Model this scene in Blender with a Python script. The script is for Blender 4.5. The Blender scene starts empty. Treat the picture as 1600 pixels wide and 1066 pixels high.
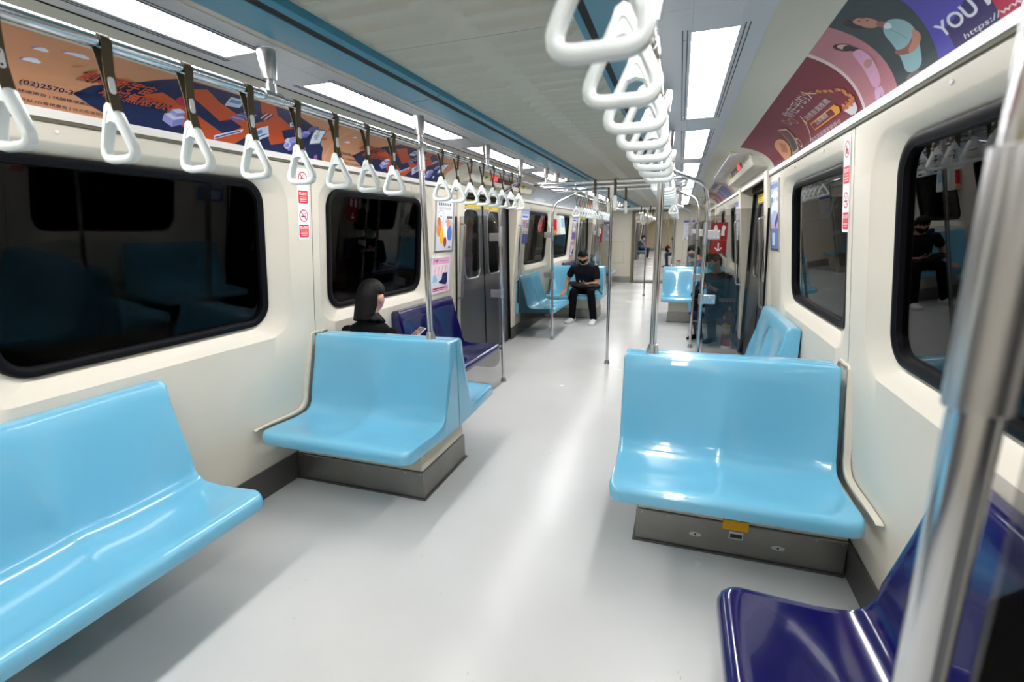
import bpy, bmesh, math, random
from mathutils import Vector, Matrix, Quaternion
random.seed(7)
SC = bpy.context.scene
COL = SC.collection
PI = math.pi

# ------------------------------------------------------------------ camera, world, exposure
def cam_matrix(yaw, pitch, roll):
    return (Matrix.Rotation(yaw, 3, 'Z') @ Matrix.Rotation(pitch, 3, 'X') @ Matrix.Rotation(roll, 3, 'Z')).to_4x4()
cd = bpy.data.cameras.new('camera'); cam = bpy.data.objects.new('camera', cd); COL.objects.link(cam)
cd.sensor_fit = 'HORIZONTAL'; cd.sensor_width = 36.0; cd.lens = 750.224 / 1600 * 36
cd.clip_start = 0.02; cd.clip_end = 200
cam.matrix_world = Matrix.Translation((0.715, 0, 1.5)) @ cam_matrix(math.radians(19.056), math.radians(77.170), math.radians(-0.9195))
cd.dof.use_dof = True; cd.dof.focus_distance = 2.7; cd.dof.aperture_fstop = 2.8
SC.camera = cam
W = bpy.data.worlds.new('tunnel_dark'); SC.world = W; W.use_nodes = True
W.node_tree.nodes['Background'].inputs[0].default_value = (0, 0, 0, 1)
W.node_tree.nodes['Background'].inputs[1].default_value = 0.0
SC.view_settings.view_transform = 'Standard'; SC.view_settings.look = 'None'
SC.view_settings.gamma = 1.0; SC.view_settings.use_curve_mapping = False
SC.view_settings.exposure = 0.0
SC.cycles.use_denoising = True
SC.cycles.max_bounces = 10; SC.cycles.diffuse_bounces = 5; SC.cycles.glossy_bounces = 4
SC.cycles.transparent_max_bounces = 24; SC.cycles.transmission_bounces = 6
SC.cycles.caustics_reflective = False; SC.cycles.caustics_refractive = False
SC.cycles.sample_clamp_indirect = 6.0
LAMP = 31.0          # strength of the ceiling diffusers

# ------------------------------------------------------------------ materials
MATS = {}
def mat(name, col, rough=0.5, metal=0.0, coat=0.0, spec=0.5, noise=0.0, nscale=8.0, bump=0.0, bscale=30.0, stretch=None):
    if name in MATS: return MATS[name]
    m = bpy.data.materials.new(name); m.use_nodes = True
    nt = m.node_tree; b = nt.nodes['Principled BSDF']
    b.inputs['Base Color'].default_value = (*col, 1); b.inputs['Roughness'].default_value = rough
    b.inputs['Metallic'].default_value = metal; b.inputs['Specular IOR Level'].default_value = spec
    if coat: b.inputs['Coat Weight'].default_value = coat; b.inputs['Coat Roughness'].default_value = 0.03
    if noise or bump:
        tc = nt.nodes.new('ShaderNodeTexCoord'); mp = nt.nodes.new('ShaderNodeMapping')
        nt.links.new(tc.outputs['Object'], mp.inputs['Vector'])
        if stretch: mp.inputs['Scale'].default_value = stretch
        if noise:
            n = nt.nodes.new('ShaderNodeTexNoise'); n.inputs['Scale'].default_value = nscale; n.inputs['Detail'].default_value = 5
            nt.links.new(mp.outputs[0], n.inputs['Vector'])
            r = nt.nodes.new('ShaderNodeMapRange'); r.inputs[1].default_value = 0.3; r.inputs[2].default_value = 0.7
            r.inputs[3].default_value = 1 - noise; r.inputs[4].default_value = 1 + noise
            nt.links.new(n.outputs[0], r.inputs[0])
            mx = nt.nodes.new('ShaderNodeMix'); mx.data_type = 'RGBA'; mx.blend_type = 'MULTIPLY'; mx.inputs[0].default_value = 1
            mx.inputs[6].default_value = (*col, 1)
            nt.links.new(r.outputs[0], mx.inputs[7]); nt.links.new(mx.outputs[2], b.inputs['Base Color'])
            r2 = nt.nodes.new('ShaderNodeMapRange'); r2.inputs[1].default_value = 0.3; r2.inputs[2].default_value = 0.7
            r2.inputs[3].default_value = max(0.02, rough * 0.85); r2.inputs[4].default_value = rough * 1.15
            nt.links.new(n.outputs[0], r2.inputs[0]); nt.links.new(r2.outputs[0], b.inputs['Roughness'])
        if bump:
            n2 = nt.nodes.new('ShaderNodeTexNoise'); n2.inputs['Scale'].default_value = bscale; n2.inputs['Detail'].default_value = 3
            nt.links.new(mp.outputs[0], n2.inputs['Vector'])
            bp = nt.nodes.new('ShaderNodeBump'); bp.inputs['Strength'].default_value = bump; bp.inputs['Distance'].default_value = 0.002
            nt.links.new(n2.outputs[0], bp.inputs['Height']); nt.links.new(bp.outputs[0], b.inputs['Normal'])
    MATS[name] = m
    return m
def emit(name, col, s):
    if name in MATS: return MATS[name]
    m = bpy.data.materials.new(name); m.use_nodes = True; b = m.node_tree.nodes['Principled BSDF']
    b.inputs['Base Color'].default_value = (*col, 1)
    b.inputs['Emission Color'].default_value = (*col, 1); b.inputs['Emission Strength'].default_value = s
    MATS[name] = m; return m
def thin_glass(name, tint, ior=1.5):
    m = bpy.data.materials.new(name); m.use_nodes = True; nt = m.node_tree; nt.nodes.clear()
    o = nt.nodes.new('ShaderNodeOutputMaterial'); mix = nt.nodes.new('ShaderNodeMixShader')
    fr = nt.nodes.new('ShaderNodeFresnel'); fr.inputs['IOR'].default_value = ior
    t = nt.nodes.new('ShaderNodeBsdfTransparent'); t.inputs[0].default_value = (*tint, 1)
    g = nt.nodes.new('ShaderNodeBsdfGlossy'); g.inputs['Roughness'].default_value = 0.02
    nt.links.new(fr.outputs[0], mix.inputs[0]); nt.links.new(t.outputs[0], mix.inputs[1]); nt.links.new(g.outputs[0], mix.inputs[2])
    nt.links.new(mix.outputs[0], o.inputs[0]); MATS[name] = m; return m

CREAM = mat('cream_panel', (0.645, 0.60, 0.51), 0.42, noise=0.02, nscale=3)
CREAM2 = mat('cream_moulding', (0.62, 0.565, 0.45), 0.45)
CEIL = mat('ceiling_panel', (0.59, 0.558, 0.468), 0.55, noise=0.015, nscale=2)
SILVER = mat('light_housing', (0.66, 0.67, 0.70), 0.38, 0.25)
DARKGAP = mat('dark_gap', (0.012, 0.012, 0.012), 0.8)
BLUE = mat('light_blue_seat', (0.155, 0.46, 0.655), 0.22, coat=0.6, noise=0.03, nscale=2.5, bump=0.02, bscale=9)
NAVY = mat('navy_seat', (0.004, 0.0045, 0.078), 0.15, coat=0.5, bump=0.02, bscale=9)
STRIPE = mat('blue_ceiling_strip', (0.042, 0.25, 0.365), 0.35)
STEEL = mat('polished_steel', (0.70, 0.71, 0.73), 0.13, 1.0)
STEEL2 = mat('satin_steel', (0.62, 0.62, 0.63), 0.28, 1.0)
PED = mat('pedestal_steel', (0.27, 0.26, 0.245), 0.36, 0.9, noise=0.12, nscale=4, bump=0.03, bscale=50)
DOORM = mat('door_metal', (0.20, 0.20, 0.212), 0.36, 0.85, noise=0.05, nscale=3)
KICK = mat('kick_plate', (0.10, 0.095, 0.09), 0.45, 0.3)
PLASTIC = mat('white_plastic', (0.70, 0.745, 0.735), 0.28)
STRAPM = mat('olive_webbing', (0.085, 0.062, 0.028), 0.75, bump=0.3, bscale=400)
RUBBER = mat('black_rubber', (0.0035, 0.0035, 0.005), 0.42, spec=0.14)
CLIP = mat('clip_white', (0.75, 0.75, 0.76), 0.35)
BLACK = mat('black_paint', (0.015, 0.015, 0.016), 0.4)
LENS = emit('light_diffuser', (1.0, 0.985, 0.97), LAMP)
PANE = thin_glass('partition_glass', (0.78, 0.78, 0.77))
def window_glass():
    m = bpy.data.materials.new('window_glass'); m.use_nodes = True; b = m.node_tree.nodes['Principled BSDF']
    b.inputs['Base Color'].default_value = (0.35, 0.36, 0.38, 1); b.inputs['Roughness'].default_value = 0.0
    b.inputs['Transmission Weight'].default_value = 1.0; b.inputs['IOR'].default_value = 1.24
    MATS['window_glass'] = m; return m
WGLASS = window_glass()
def floor_material():
    m = mat('floor_sheet', (0.60, 0.605, 0.60), 0.24, noise=0.03, nscale=1.5, bump=0.012, bscale=14)
    nt = m.node_tree; b = nt.nodes['Principled BSDF']
    # small scuffs lying along the car
    tc = nt.nodes.new('ShaderNodeTexCoord'); mp = nt.nodes.new('ShaderNodeMapping'); mp.inputs['Scale'].default_value = (26, 5, 1)
    v = nt.nodes.new('ShaderNodeTexVoronoi'); v.inputs['Scale'].default_value = 1.0
    nt.links.new(tc.outputs['Object'], mp.inputs[0]); nt.links.new(mp.outputs[0], v.inputs['Vector'])
    lt = nt.nodes.new('ShaderNodeMath'); lt.operation = 'LESS_THAN'; lt.inputs[1].default_value = 0.045
    nt.links.new(v.outputs['Distance'], lt.inputs[0])
    sel = nt.nodes.new('ShaderNodeMath'); sel.operation = 'GREATER_THAN'; sel.inputs[1].default_value = 0.62
    sp = nt.nodes.new('ShaderNodeSeparateColor'); nt.links.new(v.outputs['Color'], sp.inputs[0]); nt.links.new(sp.outputs[0], sel.inputs[0])
    mu = nt.nodes.new('ShaderNodeMath'); mu.operation = 'MULTIPLY'; nt.links.new(lt.outputs[0], mu.inputs[0]); nt.links.new(sel.outputs[0], mu.inputs[1])
    mu2 = nt.nodes.new('ShaderNodeMath'); mu2.operation = 'MULTIPLY'; mu2.inputs[1].default_value = 0.35; nt.links.new(mu.outputs[0], mu2.inputs[0])
    old = b.inputs['Base Color'].links[0].from_socket
    mx = nt.nodes.new('ShaderNodeMix'); mx.data_type = 'RGBA'; mx.inputs[7].default_value = (0.12, 0.12, 0.12, 1)
    nt.links.new(mu2.outputs[0], mx.inputs[0]); nt.links.new(old, mx.inputs[6]); nt.links.new(mx.outputs[2], b.inputs['Base Color'])
    return m
FLOORM = floor_material()
def s2l(r, g, b):
    f = lambda c: c / 12.92 if c <= 0.04045 else ((c + 0.055) / 1.055) ** 2.4
    return (f(r / 255), f(g / 255), f(b / 255))
def ink(r, g, b):
    return mat('ink_%02x%02x%02x' % (r, g, b), s2l(r, g, b), 0.45, spec=0.3)

# ------------------------------------------------------------------ mesh helpers
class MB:
    def __init__(s): s.v = []; s.f = []; s.m = []
    def add(s, vs, fs, mi=0):
        k = len(s.v); s.v += [tuple(p) for p in vs]; s.f += [tuple(i + k for i in f) for f in fs]; s.m += [mi] * len(fs); return s
    def box(s, x0, x1, y0, y1, z0, z1, mi=0):
        return s.add([(x0,y0,z0),(x1,y0,z0),(x1,y1,z0),(x0,y1,z0),(x0,y0,z1),(x1,y0,z1),(x1,y1,z1),(x0,y1,z1)],
              [(3,2,1,0),(4,5,6,7),(0,1,5,4),(1,2,6,5),(2,3,7,6),(3,0,4,7)], mi)
    def prism(s, poly, fn, a, b, mi=0):
        n = len(poly); vs = [fn(p, a) for p in poly] + [fn(p, b) for p in poly]
        return s.add(vs, [tuple(range(n))[::-1], tuple(range(n, 2*n))] + [(i, (i+1) % n, n + (i+1) % n, n + i) for i in range(n)], mi)
    def tube(s, pts, r, n=14, mi=0, cap=True, closed=False):
        pts = [Vector(p) for p in pts]; N = len(pts)
        rr = r if isinstance(r, (list, tuple)) else [r] * N
        up = None; vs = []
        for i in range(N):
            if closed: t = pts[(i+1) % N] - pts[i-1]
            else: t = pts[min(i+1, N-1)] - pts[max(i-1, 0)]
            t.normalize()
            if up is None:
                up = t.orthogonal().normalized()
            up = (up - t * up.dot(t)); up.normalize()
            sd = t.cross(up)
            for k in range(n):
                a = 2*PI*k/n; vs.append(pts[i] + (up*math.cos(a) + sd*math.sin(a)) * rr[i])
        fs = []
        for i in range(N if closed else N-1):
            j = (i+1) % N
            for k in range(n): fs.append((i*n+k, i*n+(k+1) % n, j*n+(k+1) % n, j*n+k))
        if cap and not closed: fs += [tuple(range(n))[::-1], tuple((N-1)*n+k for k in range(n))]
        return s.add(vs, fs, mi)
    def lathe(s, prof, c, n=20, mi=0):
        vs = []; N = len(prof)
        for r, z in prof:
            for k in range(n): a = 2*PI*k/n; vs.append((c[0]+r*math.cos(a), c[1]+r*math.sin(a), c[2]+z))
        fs = [(i*n+k, i*n+(k+1) % n, (i+1)*n+(k+1) % n, (i+1)*n+k) for i in range(N-1) for k in range(n)]
        fs += [tuple(range(n))[::-1], tuple((N-1)*n+k for k in range(n))]
        return s.add(vs, fs, mi)
    def sphere(s, c, r, nu=16, nv=10, mi=0):
        rx, ry, rz = r if isinstance(r, (tuple, list)) else (r, r, r); vs = []; fs = []
        for i in range(nv+1):
            th = PI*i/nv
            for k in range(nu):
                a = 2*PI*k/nu; vs.append((c[0]+rx*math.sin(th)*math.cos(a), c[1]+ry*math.sin(th)*math.sin(a), c[2]+rz*math.cos(th)))
        for i in range(nv):
            for k in range(nu): fs.append((i*nu+k, (i+1)*nu+k, (i+1)*nu+(k+1) % nu, i*nu+(k+1) % nu))
        return s.add(vs, fs, mi)
    def mesh(s, name):
        me = bpy.data.meshes.new(name); me.from_pydata(s.v, [], s.f); me.validate()
        bm = bmesh.new(); bm.from_mesh(me); bmesh.ops.remove_doubles(bm, verts=bm.verts, dist=1e-6)
        bmesh.ops.recalc_face_normals(bm, faces=bm.faces); bm.to_mesh(me); bm.free()
        return me
    def obj(s, name, m, parent=None, smooth=40, bevel=0, seg=2, recalc=True):
        me = bpy.data.meshes.new(name); me.from_pydata(s.v, [], s.f)
        for x in (m if isinstance(m, (list, tuple)) else [m]): me.materials.append(x)
        for p, i in zip(me.polygons, s.m): p.material_index = i
        if recalc:
            bm = bmesh.new(); bm.from_mesh(me); bmesh.ops.recalc_face_normals(bm, faces=bm.faces); bm.to_mesh(me); bm.free()
        if smooth:
            me.shade_smooth(); me.set_sharp_from_angle(angle=math.radians(smooth))
        o = bpy.data.objects.new(name, me); COL.objects.link(o)
        if parent: o.parent = parent
        if bevel:
            b = o.modifiers.new('bevel', 'BEVEL'); b.width = bevel; b.segments = seg; b.limit_method = 'ANGLE'; b.angle_limit = math.radians(35)
        return o

def tag(o, label, cat, group=None):
    o['label'] = label; o['category'] = cat
    if group: o['group'] = group
    return o
def thing(name, label, cat, loc=(0,0,0), rz=0.0, group=None):
    o = bpy.data.objects.new(name, None); o.empty_display_size = 0.1; COL.objects.link(o)
    o.location = loc; o.rotation_euler = (0, 0, rz)
    return tag(o, label, cat, group)
def struct(o): o['kind'] = 'structure'; return o
def dup(root, loc, rz=None, label=None, group=None):
    r = root.copy(); COL.objects.link(r); r.location = loc
    if rz is not None: r.rotation_euler = (0, 0, rz)
    if label: r['label'] = label
    if group: r['group'] = group
    for ch in list(root.children):
        c = ch.copy(); COL.objects.link(c); c.parent = r
        for g in list(ch.children):
            d = g.copy(); COL.objects.link(d); d.parent = c
    return r
ORD = ['first', 'second', 'third', 'fourth', 'fifth', 'sixth', 'seventh', 'eighth', 'ninth', 'tenth', 'eleventh', 'twelfth', 'thirteenth', 'fourteenth', 'fifteenth', 'sixteenth']
def arc(p0, p1, p2, n=8):      # quadratic corner from p0 through the control p1 to p2
    p0, p1, p2 = Vector(p0), Vector(p1), Vector(p2)
    return [p0*(1-t)**2 + p1*2*t*(1-t) + p2*t*t for t in [i/n for i in range(n+1)]]
def fillet(pts, r, n=7):
    pts = [Vector(p) for p in pts]; out = [pts[0]]
    for i in range(1, len(pts)-1):
        a = (pts[i-1]-pts[i]); b = (pts[i+1]-pts[i]); rr = min(r, a.length*.49, b.length*.49)
        out += arc(pts[i]+a.normalized()*rr, pts[i], pts[i]+b.normalized()*rr, n)
    return out + [pts[-1]]

# ------------------------------------------------------------------ flat printed art (posters, stickers, screens)
class Art:
    """2D print: shapes in (a, b) metres, later laid on a surface."""
    def __init__(s): s.items = []; s.layer = 0
    def poly(s, pts, m): s.layer += 1; s.items.append(('p', [tuple(p) for p in pts], m, s.layer)); return s
    def blob(s, pts, m, it=2):            # rounded outline
        for _ in range(it):
            q = []
            for i in range(len(pts)):
                (x0, y0), (x1, y1) = pts[i], pts[(i+1) % len(pts)]
                q += [(x0*.75+x1*.25, y0*.75+y1*.25), (x0*.25+x1*.75, y0*.25+y1*.75)]
            pts = q
        return s.poly(pts, m)
    def rect(s, a0, b0, a1, b1, m): return s.poly([(a0,b0),(a1,b0),(a1,b1),(a0,b1)], m)
    def ell(s, a, b, ra, rb, m, n=24): return s.poly([(a+ra*math.cos(2*PI*k/n), b+rb*math.sin(2*PI*k/n)) for k in range(n)], m)
    def line(s, a0, b0, a1, b1, w, m):
        d = Vector((a1-a0, b1-b0)); d.normalize(); q = Vector((-d.y, d.x))*w/2
        return s.poly([(a0+q.x,b0+q.y),(a0-q.x,b0-q.y),(a1-q.x,b1-q.y),(a1+q.x,b1+q.y)], m)
    def ring(s, a, b, r, w, m, n=28):
        s.layer += 1
        for k in range(n):
            t0, t1 = 2*PI*k/n, 2*PI*(k+1)/n
            s.items.append(('p', [(a+r*math.cos(t0),b+r*math.sin(t0)),(a+r*math.cos(t1),b+r*math.sin(t1)),(a+(r-w)*math.cos(t1),b+(r-w)*math.sin(t1)),(a+(r-w)*math.cos(t0),b+(r-w)*math.sin(t0))], m, s.layer))
        return s
    def text(s, body, a, b, h, m, shear=0.0, width=None, rot=0.0, bold=0.0):
        """h = height of the letters; width squeezes the line to that length"""
        cu = bpy.data.curves.new('tmp', 'FONT'); cu.body = body; cu.resolution_u = 3; cu.size = 1.0; cu.offset = bold
        o = bpy.data.objects.new('tmp', cu); COL.objects.link(o)
        me = bpy.data.meshes.new_from_object(o.evaluated_get(bpy.context.evaluated_depsgraph_get()))
        P = [v.co.copy() for v in me.vertices]; F = [tuple(p.vertices) for p in me.polygons]
        bpy.data.objects.remove(o); bpy.data.curves.remove(cu); bpy.data.meshes.remove(me)
        if not P: return s
        x0 = min(p.x for p in P); x1 = max(p.x for p in P); y0 = min(p.y for p in P); y1 = max(p.y for p in P)
        sy = h/(y1-y0); sx = sy if width is None else width/(x1-x0); s.layer += 1; c, sn = math.cos(rot), math.sin(rot)
        Q = []
        for p in P:
            x = (p.x-x0)*sx; y = (p.y-y0)*sy; x += y*shear; Q.append((a+x*c-y*sn, b+x*sn+y*c))
        s.items.append(('m', Q, F, m, s.layer)); return s
    def build(s, name, fn, parent=None, cuts=(), step=0.00004):
        mats = []; mb = MB()
        for it in s.items:
            m = it[-2]
            if m not in mats: mats.append(m)
            mi = mats.index(m); bm = bmesh.new()
            if it[0] == 'p':
                bm.faces.new([bm.verts.new((a, b, 0)) for a, b in it[1]])
            else:
                vs = [bm.verts.new((a, b, 0)) for a, b in it[1]]
                for f in it[2]:
                    try: bm.faces.new([vs[i] for i in f])
                    except ValueError: pass
            bb = [v.co.y for v in bm.verts]
            for c in cuts:
                if min(bb) < c < max(bb):
                    bmesh.ops.bisect_plane(bm, geom=bm.verts[:]+bm.edges[:]+bm.faces[:], plane_co=(0, c, 0), plane_no=(0, 1, 0))
            bmesh.ops.triangulate(bm, faces=bm.faces)
            bm.verts.index_update()
            mb.add([fn(v.co.x, v.co.y, it[-1]*step) for v in bm.verts], [tuple(v.index for v in f.verts) for f in bm.faces], mi)
            bm.free()
        return mb.obj(name, mats, parent, smooth=0, recalc=False)

# ------------------------------------------------------------------ the car's cross-section
PER = 6.05                                  # one door bay
XW = lambda z: 1.50 - 0.0444*z if z <= 0.9 else 1.46 - 0.095*(z-0.9)
def wp(sd, y, z, off=0.0): return (sd*(XW(z)-off), y, z)
Y0, Y1 = -2.6, 14.45                        # this car
BAYS = [(0.27, 4.60), (6.32, 10.65)]        # walls between the doors
DOORS = [(4.60, 6.32), (10.65, 12.37), (-1.45, 0.27)]

mb = MB(); mb.box(-1.62, 1.62, Y0, Y1+0.02, -0.08, 0.0)
struct(mb.obj('floor', FLOORM))

# wall panels with rounded window recesses
def rrect(y0, y1, z0, z1, r, n=8):
    pts = []
    for cy, cz, a0 in ((y1-r, z1-r, 0), (y0+r, z1-r, PI/2), (y0+r, z0+r, PI), (y1-r, z0+r, 1.5*PI)):
        for k in range(n+1): a = a0 + PI/2*k/n; pts.append((cy+r*math.cos(a), cz+r*math.sin(a)))
    return pts
def outer_for(loop, y0, y1, z0, z1, n=8):   # matching points on the cell rectangle
    out = []; cs = [(y1, z1), (y0, z1), (y0, z0), (y1, z0)]
    for c in range(4):
        for k in range(n+1):
            ly, lz = loop[c*(n+1)+k]; Y, Z = cs[c]; h = n/2
            vert_first = c in (0, 2)
            if k < h: out.append((Y, lz) if vert_first else (ly, Z))
            elif k > h: out.append((ly, Z) if vert_first else (Y, lz))
            else: out.append((Y, Z))
    return out
WTOP = 1.905
def wall_panel(mb, sd, y0, y1, win=None, zs=None):
    if win is None:
        za = [0, 0.45, 0.9, WTOP]
        vs = [wp(sd, y, z) for z in za for y in (y0, y1)]
        mb.add(vs, [(2*i, 2*i+1, 2*i+3, 2*i+2) for i in range(3)]); return
    zc = 0.80
    vs = [wp(sd, y, z) for z in (0, zc) for y in (y0, y1)]
    mb.add(vs, [(0, 1, 3, 2)])
    A = rrect(win[0]-0.13, win[1]+0.13, 0.925, 1.835, 0.15); O = outer_for(A, y0, y1, zc, WTOP)
    A1 = rrect(win[0]-0.122, win[1]+0.122, 0.933, 1.827, 0.146)
    A2 = rrect(win[0]-0.10, win[1]+0.10, 0.948, 1.815, 0.14)
    B = rrect(win[0], win[1], 1.005, 1.79, 0.125); Cc = rrect(win[0]+0.01, win[1]-0.01, 1.015, 1.78, 0.12)
    n = len(A); rings = [(O, 0), (A, 0), (A1, -0.006), (A2, -0.018), (B, -0.055), (Cc, -0.075)]
    vs = [wp(sd, y, z, off) for lp, off in rings for y, z in lp]
    fs = [(q*n+i, q*n+(i+1) % n, (q+1)*n+(i+1) % n, (q+1)*n+i) for q in range(len(rings)-1) for i in range(n)]
    mb.add(vs, fs)
WINS = []
for sd, side in ((-1, 'left'), (1, 'right')):
    mb = MB(); gap = 0.0022
    wall_panel(mb, sd, Y0, -1.45)
    for b0, b1 in BAYS:
        o = b0-0.27
        cuts = [b0, 0.70+o, 2.44+o, 4.05+o, b1]
        wall_panel(mb, sd, cuts[0], cuts[1]-gap)
        wall_panel(mb, sd, cuts[1]+gap, cuts[2]-gap, (0.91+o, 2.12+o)); WINS.append((sd, 0.91+o, 2.12+o))
        wall_panel(mb, sd, cuts[2]+gap, cuts[3]-gap, (2.63+o, 3.85+o)); WINS.append((sd, 2.63+o, 3.85+o))
        wall_panel(mb, sd, cuts[3]+gap, cuts[4])
        for ye in (b0, b1):                     # returns of the panel into the doorway
            q = [wp(sd, ye, z) for z in (0, 0.9, WTOP)] + [(sd*1.66, ye, z) for z in (WTOP, 0.9, 0)]
            mb.add(q, [(0, 1, 2, 3, 4, 5)])
    wall_panel(mb, sd, 12.37, Y1)
    q = [wp(sd, 12.37, z) for z in (0, 0.9, WTOP)] + [(sd*1.66, 12.37, z) for z in (WTOP, 0.9, 0)]; mb.add(q, [(0,1,2,3,4,5)])
    q = [wp(sd, -1.45, z) for z in (0, 0.9, WTOP)] + [(sd*1.66, -1.45, z) for z in (WTOP, 0.9, 0)]; mb.add(q, [(0,1,2,3,4,5)])
    struct(mb.obj('wall_'+side, CREAM, smooth=35))
    # dark body shell behind the joints
    mb = MB()
    for y in (0.70, 2.44, 4.05, 0.70+PER, 2.44+PER, 4.05+PER):
        for za, zb in ((0, 0.9), (0.9, WTOP)):
            mb.add([wp(sd, y-0.02, za, -0.006), wp(sd, y+0.02, za, -0.006), wp(sd, y+0.02, zb, -0.006), wp(sd, y-0.02, zb, -0.006)], [(0,1,2,3)])
    struct(mb.obj('trim_joint_'+side, DARKGAP, smooth=0))
    # kick plates
    mb = MB()
    for a, b in ((Y0, -1.47), (0.28, 4.59), (6.33, 10.64), (12.38, Y1)):
        mb.prism([(XW(0)-0.012, 0.001), (XW(0.17)-0.012, 0.17), (XW(0.17)+0.02, 0.17), (XW(0)+0.02, 0.001)], lambda p, t: (sd*p[0], t, p[1]), a, b)
    for a in (-1.60, 0.27, 4.45, 6.32, 10.50, 12.37):
        mb.box(*sorted((sd*(XW(0)-0.03), sd*(XW(0)+0.1))), a-0.005, a+0.155, 0.001, 0.17)
    struct(mb.obj('baseboard_'+side, KICK, smooth=0))
# pale door pillars
for sd, side in ((-1, 'left'), (1, 'right')):
    mb = MB()
    for a in (-1.60, 0.27, 4.45, 6.32, 10.50, 12.37):
        mb.prism([(XW(0.17)-0.025, 0.17), (XW(0.9)-0.025, 0.9), (XW(1.95)-0.025, 1.95), (1.60, 1.95), (1.60, 0.17)], lambda p, t: (sd*p[0], t, p[1]), a-0.006, a+0.156)
    struct(mb.obj('trim_pillar_'+side, CREAM, smooth=0, bevel=0.012, seg=3))

# windows: rubber frame and pane
for i, (sd, ya, yb) in enumerate(WINS):
    n = 36
    L = [rrect(ya, yb, 1.005, 1.79, 0.125), rrect(ya+0.004, yb-0.004, 1.009, 1.786, 0.121), rrect(ya+0.022, yb-0.022, 1.027, 1.768, 0.105),
         rrect(ya+0.03, yb-0.03, 1.035, 1.76, 0.10), rrect(ya+0.038, yb-0.038, 1.043, 1.752, 0.092), rrect(ya+0.040, yb-0.040, 1.045, 1.750, 0.09)]
    off = [-0.058, -0.038, -0.036, -0.042, -0.044, -0.070]
    vs = [wp(sd, y, z, o) for lp, o in zip(L, off) for y, z in lp]
    fs = [(q*n+k, q*n+(k+1) % n, (q+1)*n+(k+1) % n, (q+1)*n+k) for q in range(len(L)-1) for k in range(n)]
    mb = MB(); mb.add(vs, fs)
    fr = struct(mb.obj('window_%d' % (i+1), RUBBER, smooth=50))
    G = rrect(ya+0.036, yb-0.036, 1.041, 1.754, 0.094)
    mb = MB(); vs = [wp(sd, y, z, o) for o in (-0.062, -0.070) for y, z in G]
    mb.add(vs, [tuple(range(n)), tuple(range(n, 2*n))[::-1]] + [(k, (k+1) % n, n+(k+1) % n, n+k) for k in range(n)])
    mb.obj('pane', WGLASS, fr, smooth=30)

# cove (holds the adverts), side ceilings, blue strips, centre ceiling
A0, A1, A2 = (1.362, 1.91), (1.325, 2.055), (1.105, 2.092)
def bez(t): return tuple((1-t)**2*A0[k] + 2*t*(1-t)*A1[k] + t*t*A2[k] for k in (0, 1))
NS = 60; ST = [0.0]
for i in range(NS):
    p, q = bez(i/NS), bez((i+1)/NS); ST.append(ST[-1] + math.hypot(q[0]-p[0], q[1]-p[1]))
SLEN = ST[-1]
def t_of_s(s):
    if s <= 0: return s/ (ST[1]*NS)
    for i in range(NS):
        if s <= ST[i+1]: return (i + (s-ST[i])/(ST[i+1]-ST[i]))/NS
    return 1 + (s-SLEN)/((ST[-1]-ST[-2])*NS)
def s_of_t(t):
    t = max(0, min(1, t)); i = min(NS-1, int(t*NS)); return ST[i] + (t*NS-i)*(ST[i+1]-ST[i])
FAC = 0.0145                                # the print is laid in flat facets of this height
def cove_pt(sd, y, s, off):
    i = math.floor(s/FAC + 1e-6); p, q = bez(t_of_s(i*FAC)), bez(t_of_s((i+1)*FAC)); u = s/FAC-i
    dx, dz = q[0]-p[0], q[1]-p[1]; d = math.hypot(dx, dz); nx, nz = -dz/d, dx/d      # towards the inside (down and in)
    if nx > 0: nx, nz = -nx, -nz
    return (sd*(p[0]+dx*u+nx*off), y, p[1]+dz*u+nz*off)
ZS = 2.12
mb = MB(); mbp = MB()
for sd in (-1, 1):
    prof = [(1.365, 1.905)] + [bez(i/14) for i in range(15)] + [(1.095, 2.098), (0.94, 2.118)]
    vs = [(sd*x, y, z) for y in (Y0, Y1) for x, z in prof]; n = len(prof)
    mb.add(vs, [(i, i+1, n+i+1, n+i) for i in range(n-1)])
    # flat soffit beside the lights, in panels
    cutsY = [Y0] + [0.13+1.7*k-0.19 for k in range(-1, 9)] + [Y1]
    for a, b in zip(cutsY[:-1], cutsY[1:]):
        mb.add([(sd*0.612, a+.001, ZS), (sd*0.612, b-.001, ZS), (sd*0.545, b-.001, ZS), (sd*0.545, a+.001, ZS)], [(0,1,2,3)])
    mbp.add([(sd*0.94, Y0, ZS+0.014), (sd*0.94, Y1, ZS+0.014), (sd*0.545, Y1, ZS+0.014), (sd*0.545, Y0, ZS+0.014)], [(0,1,2,3)])
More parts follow.
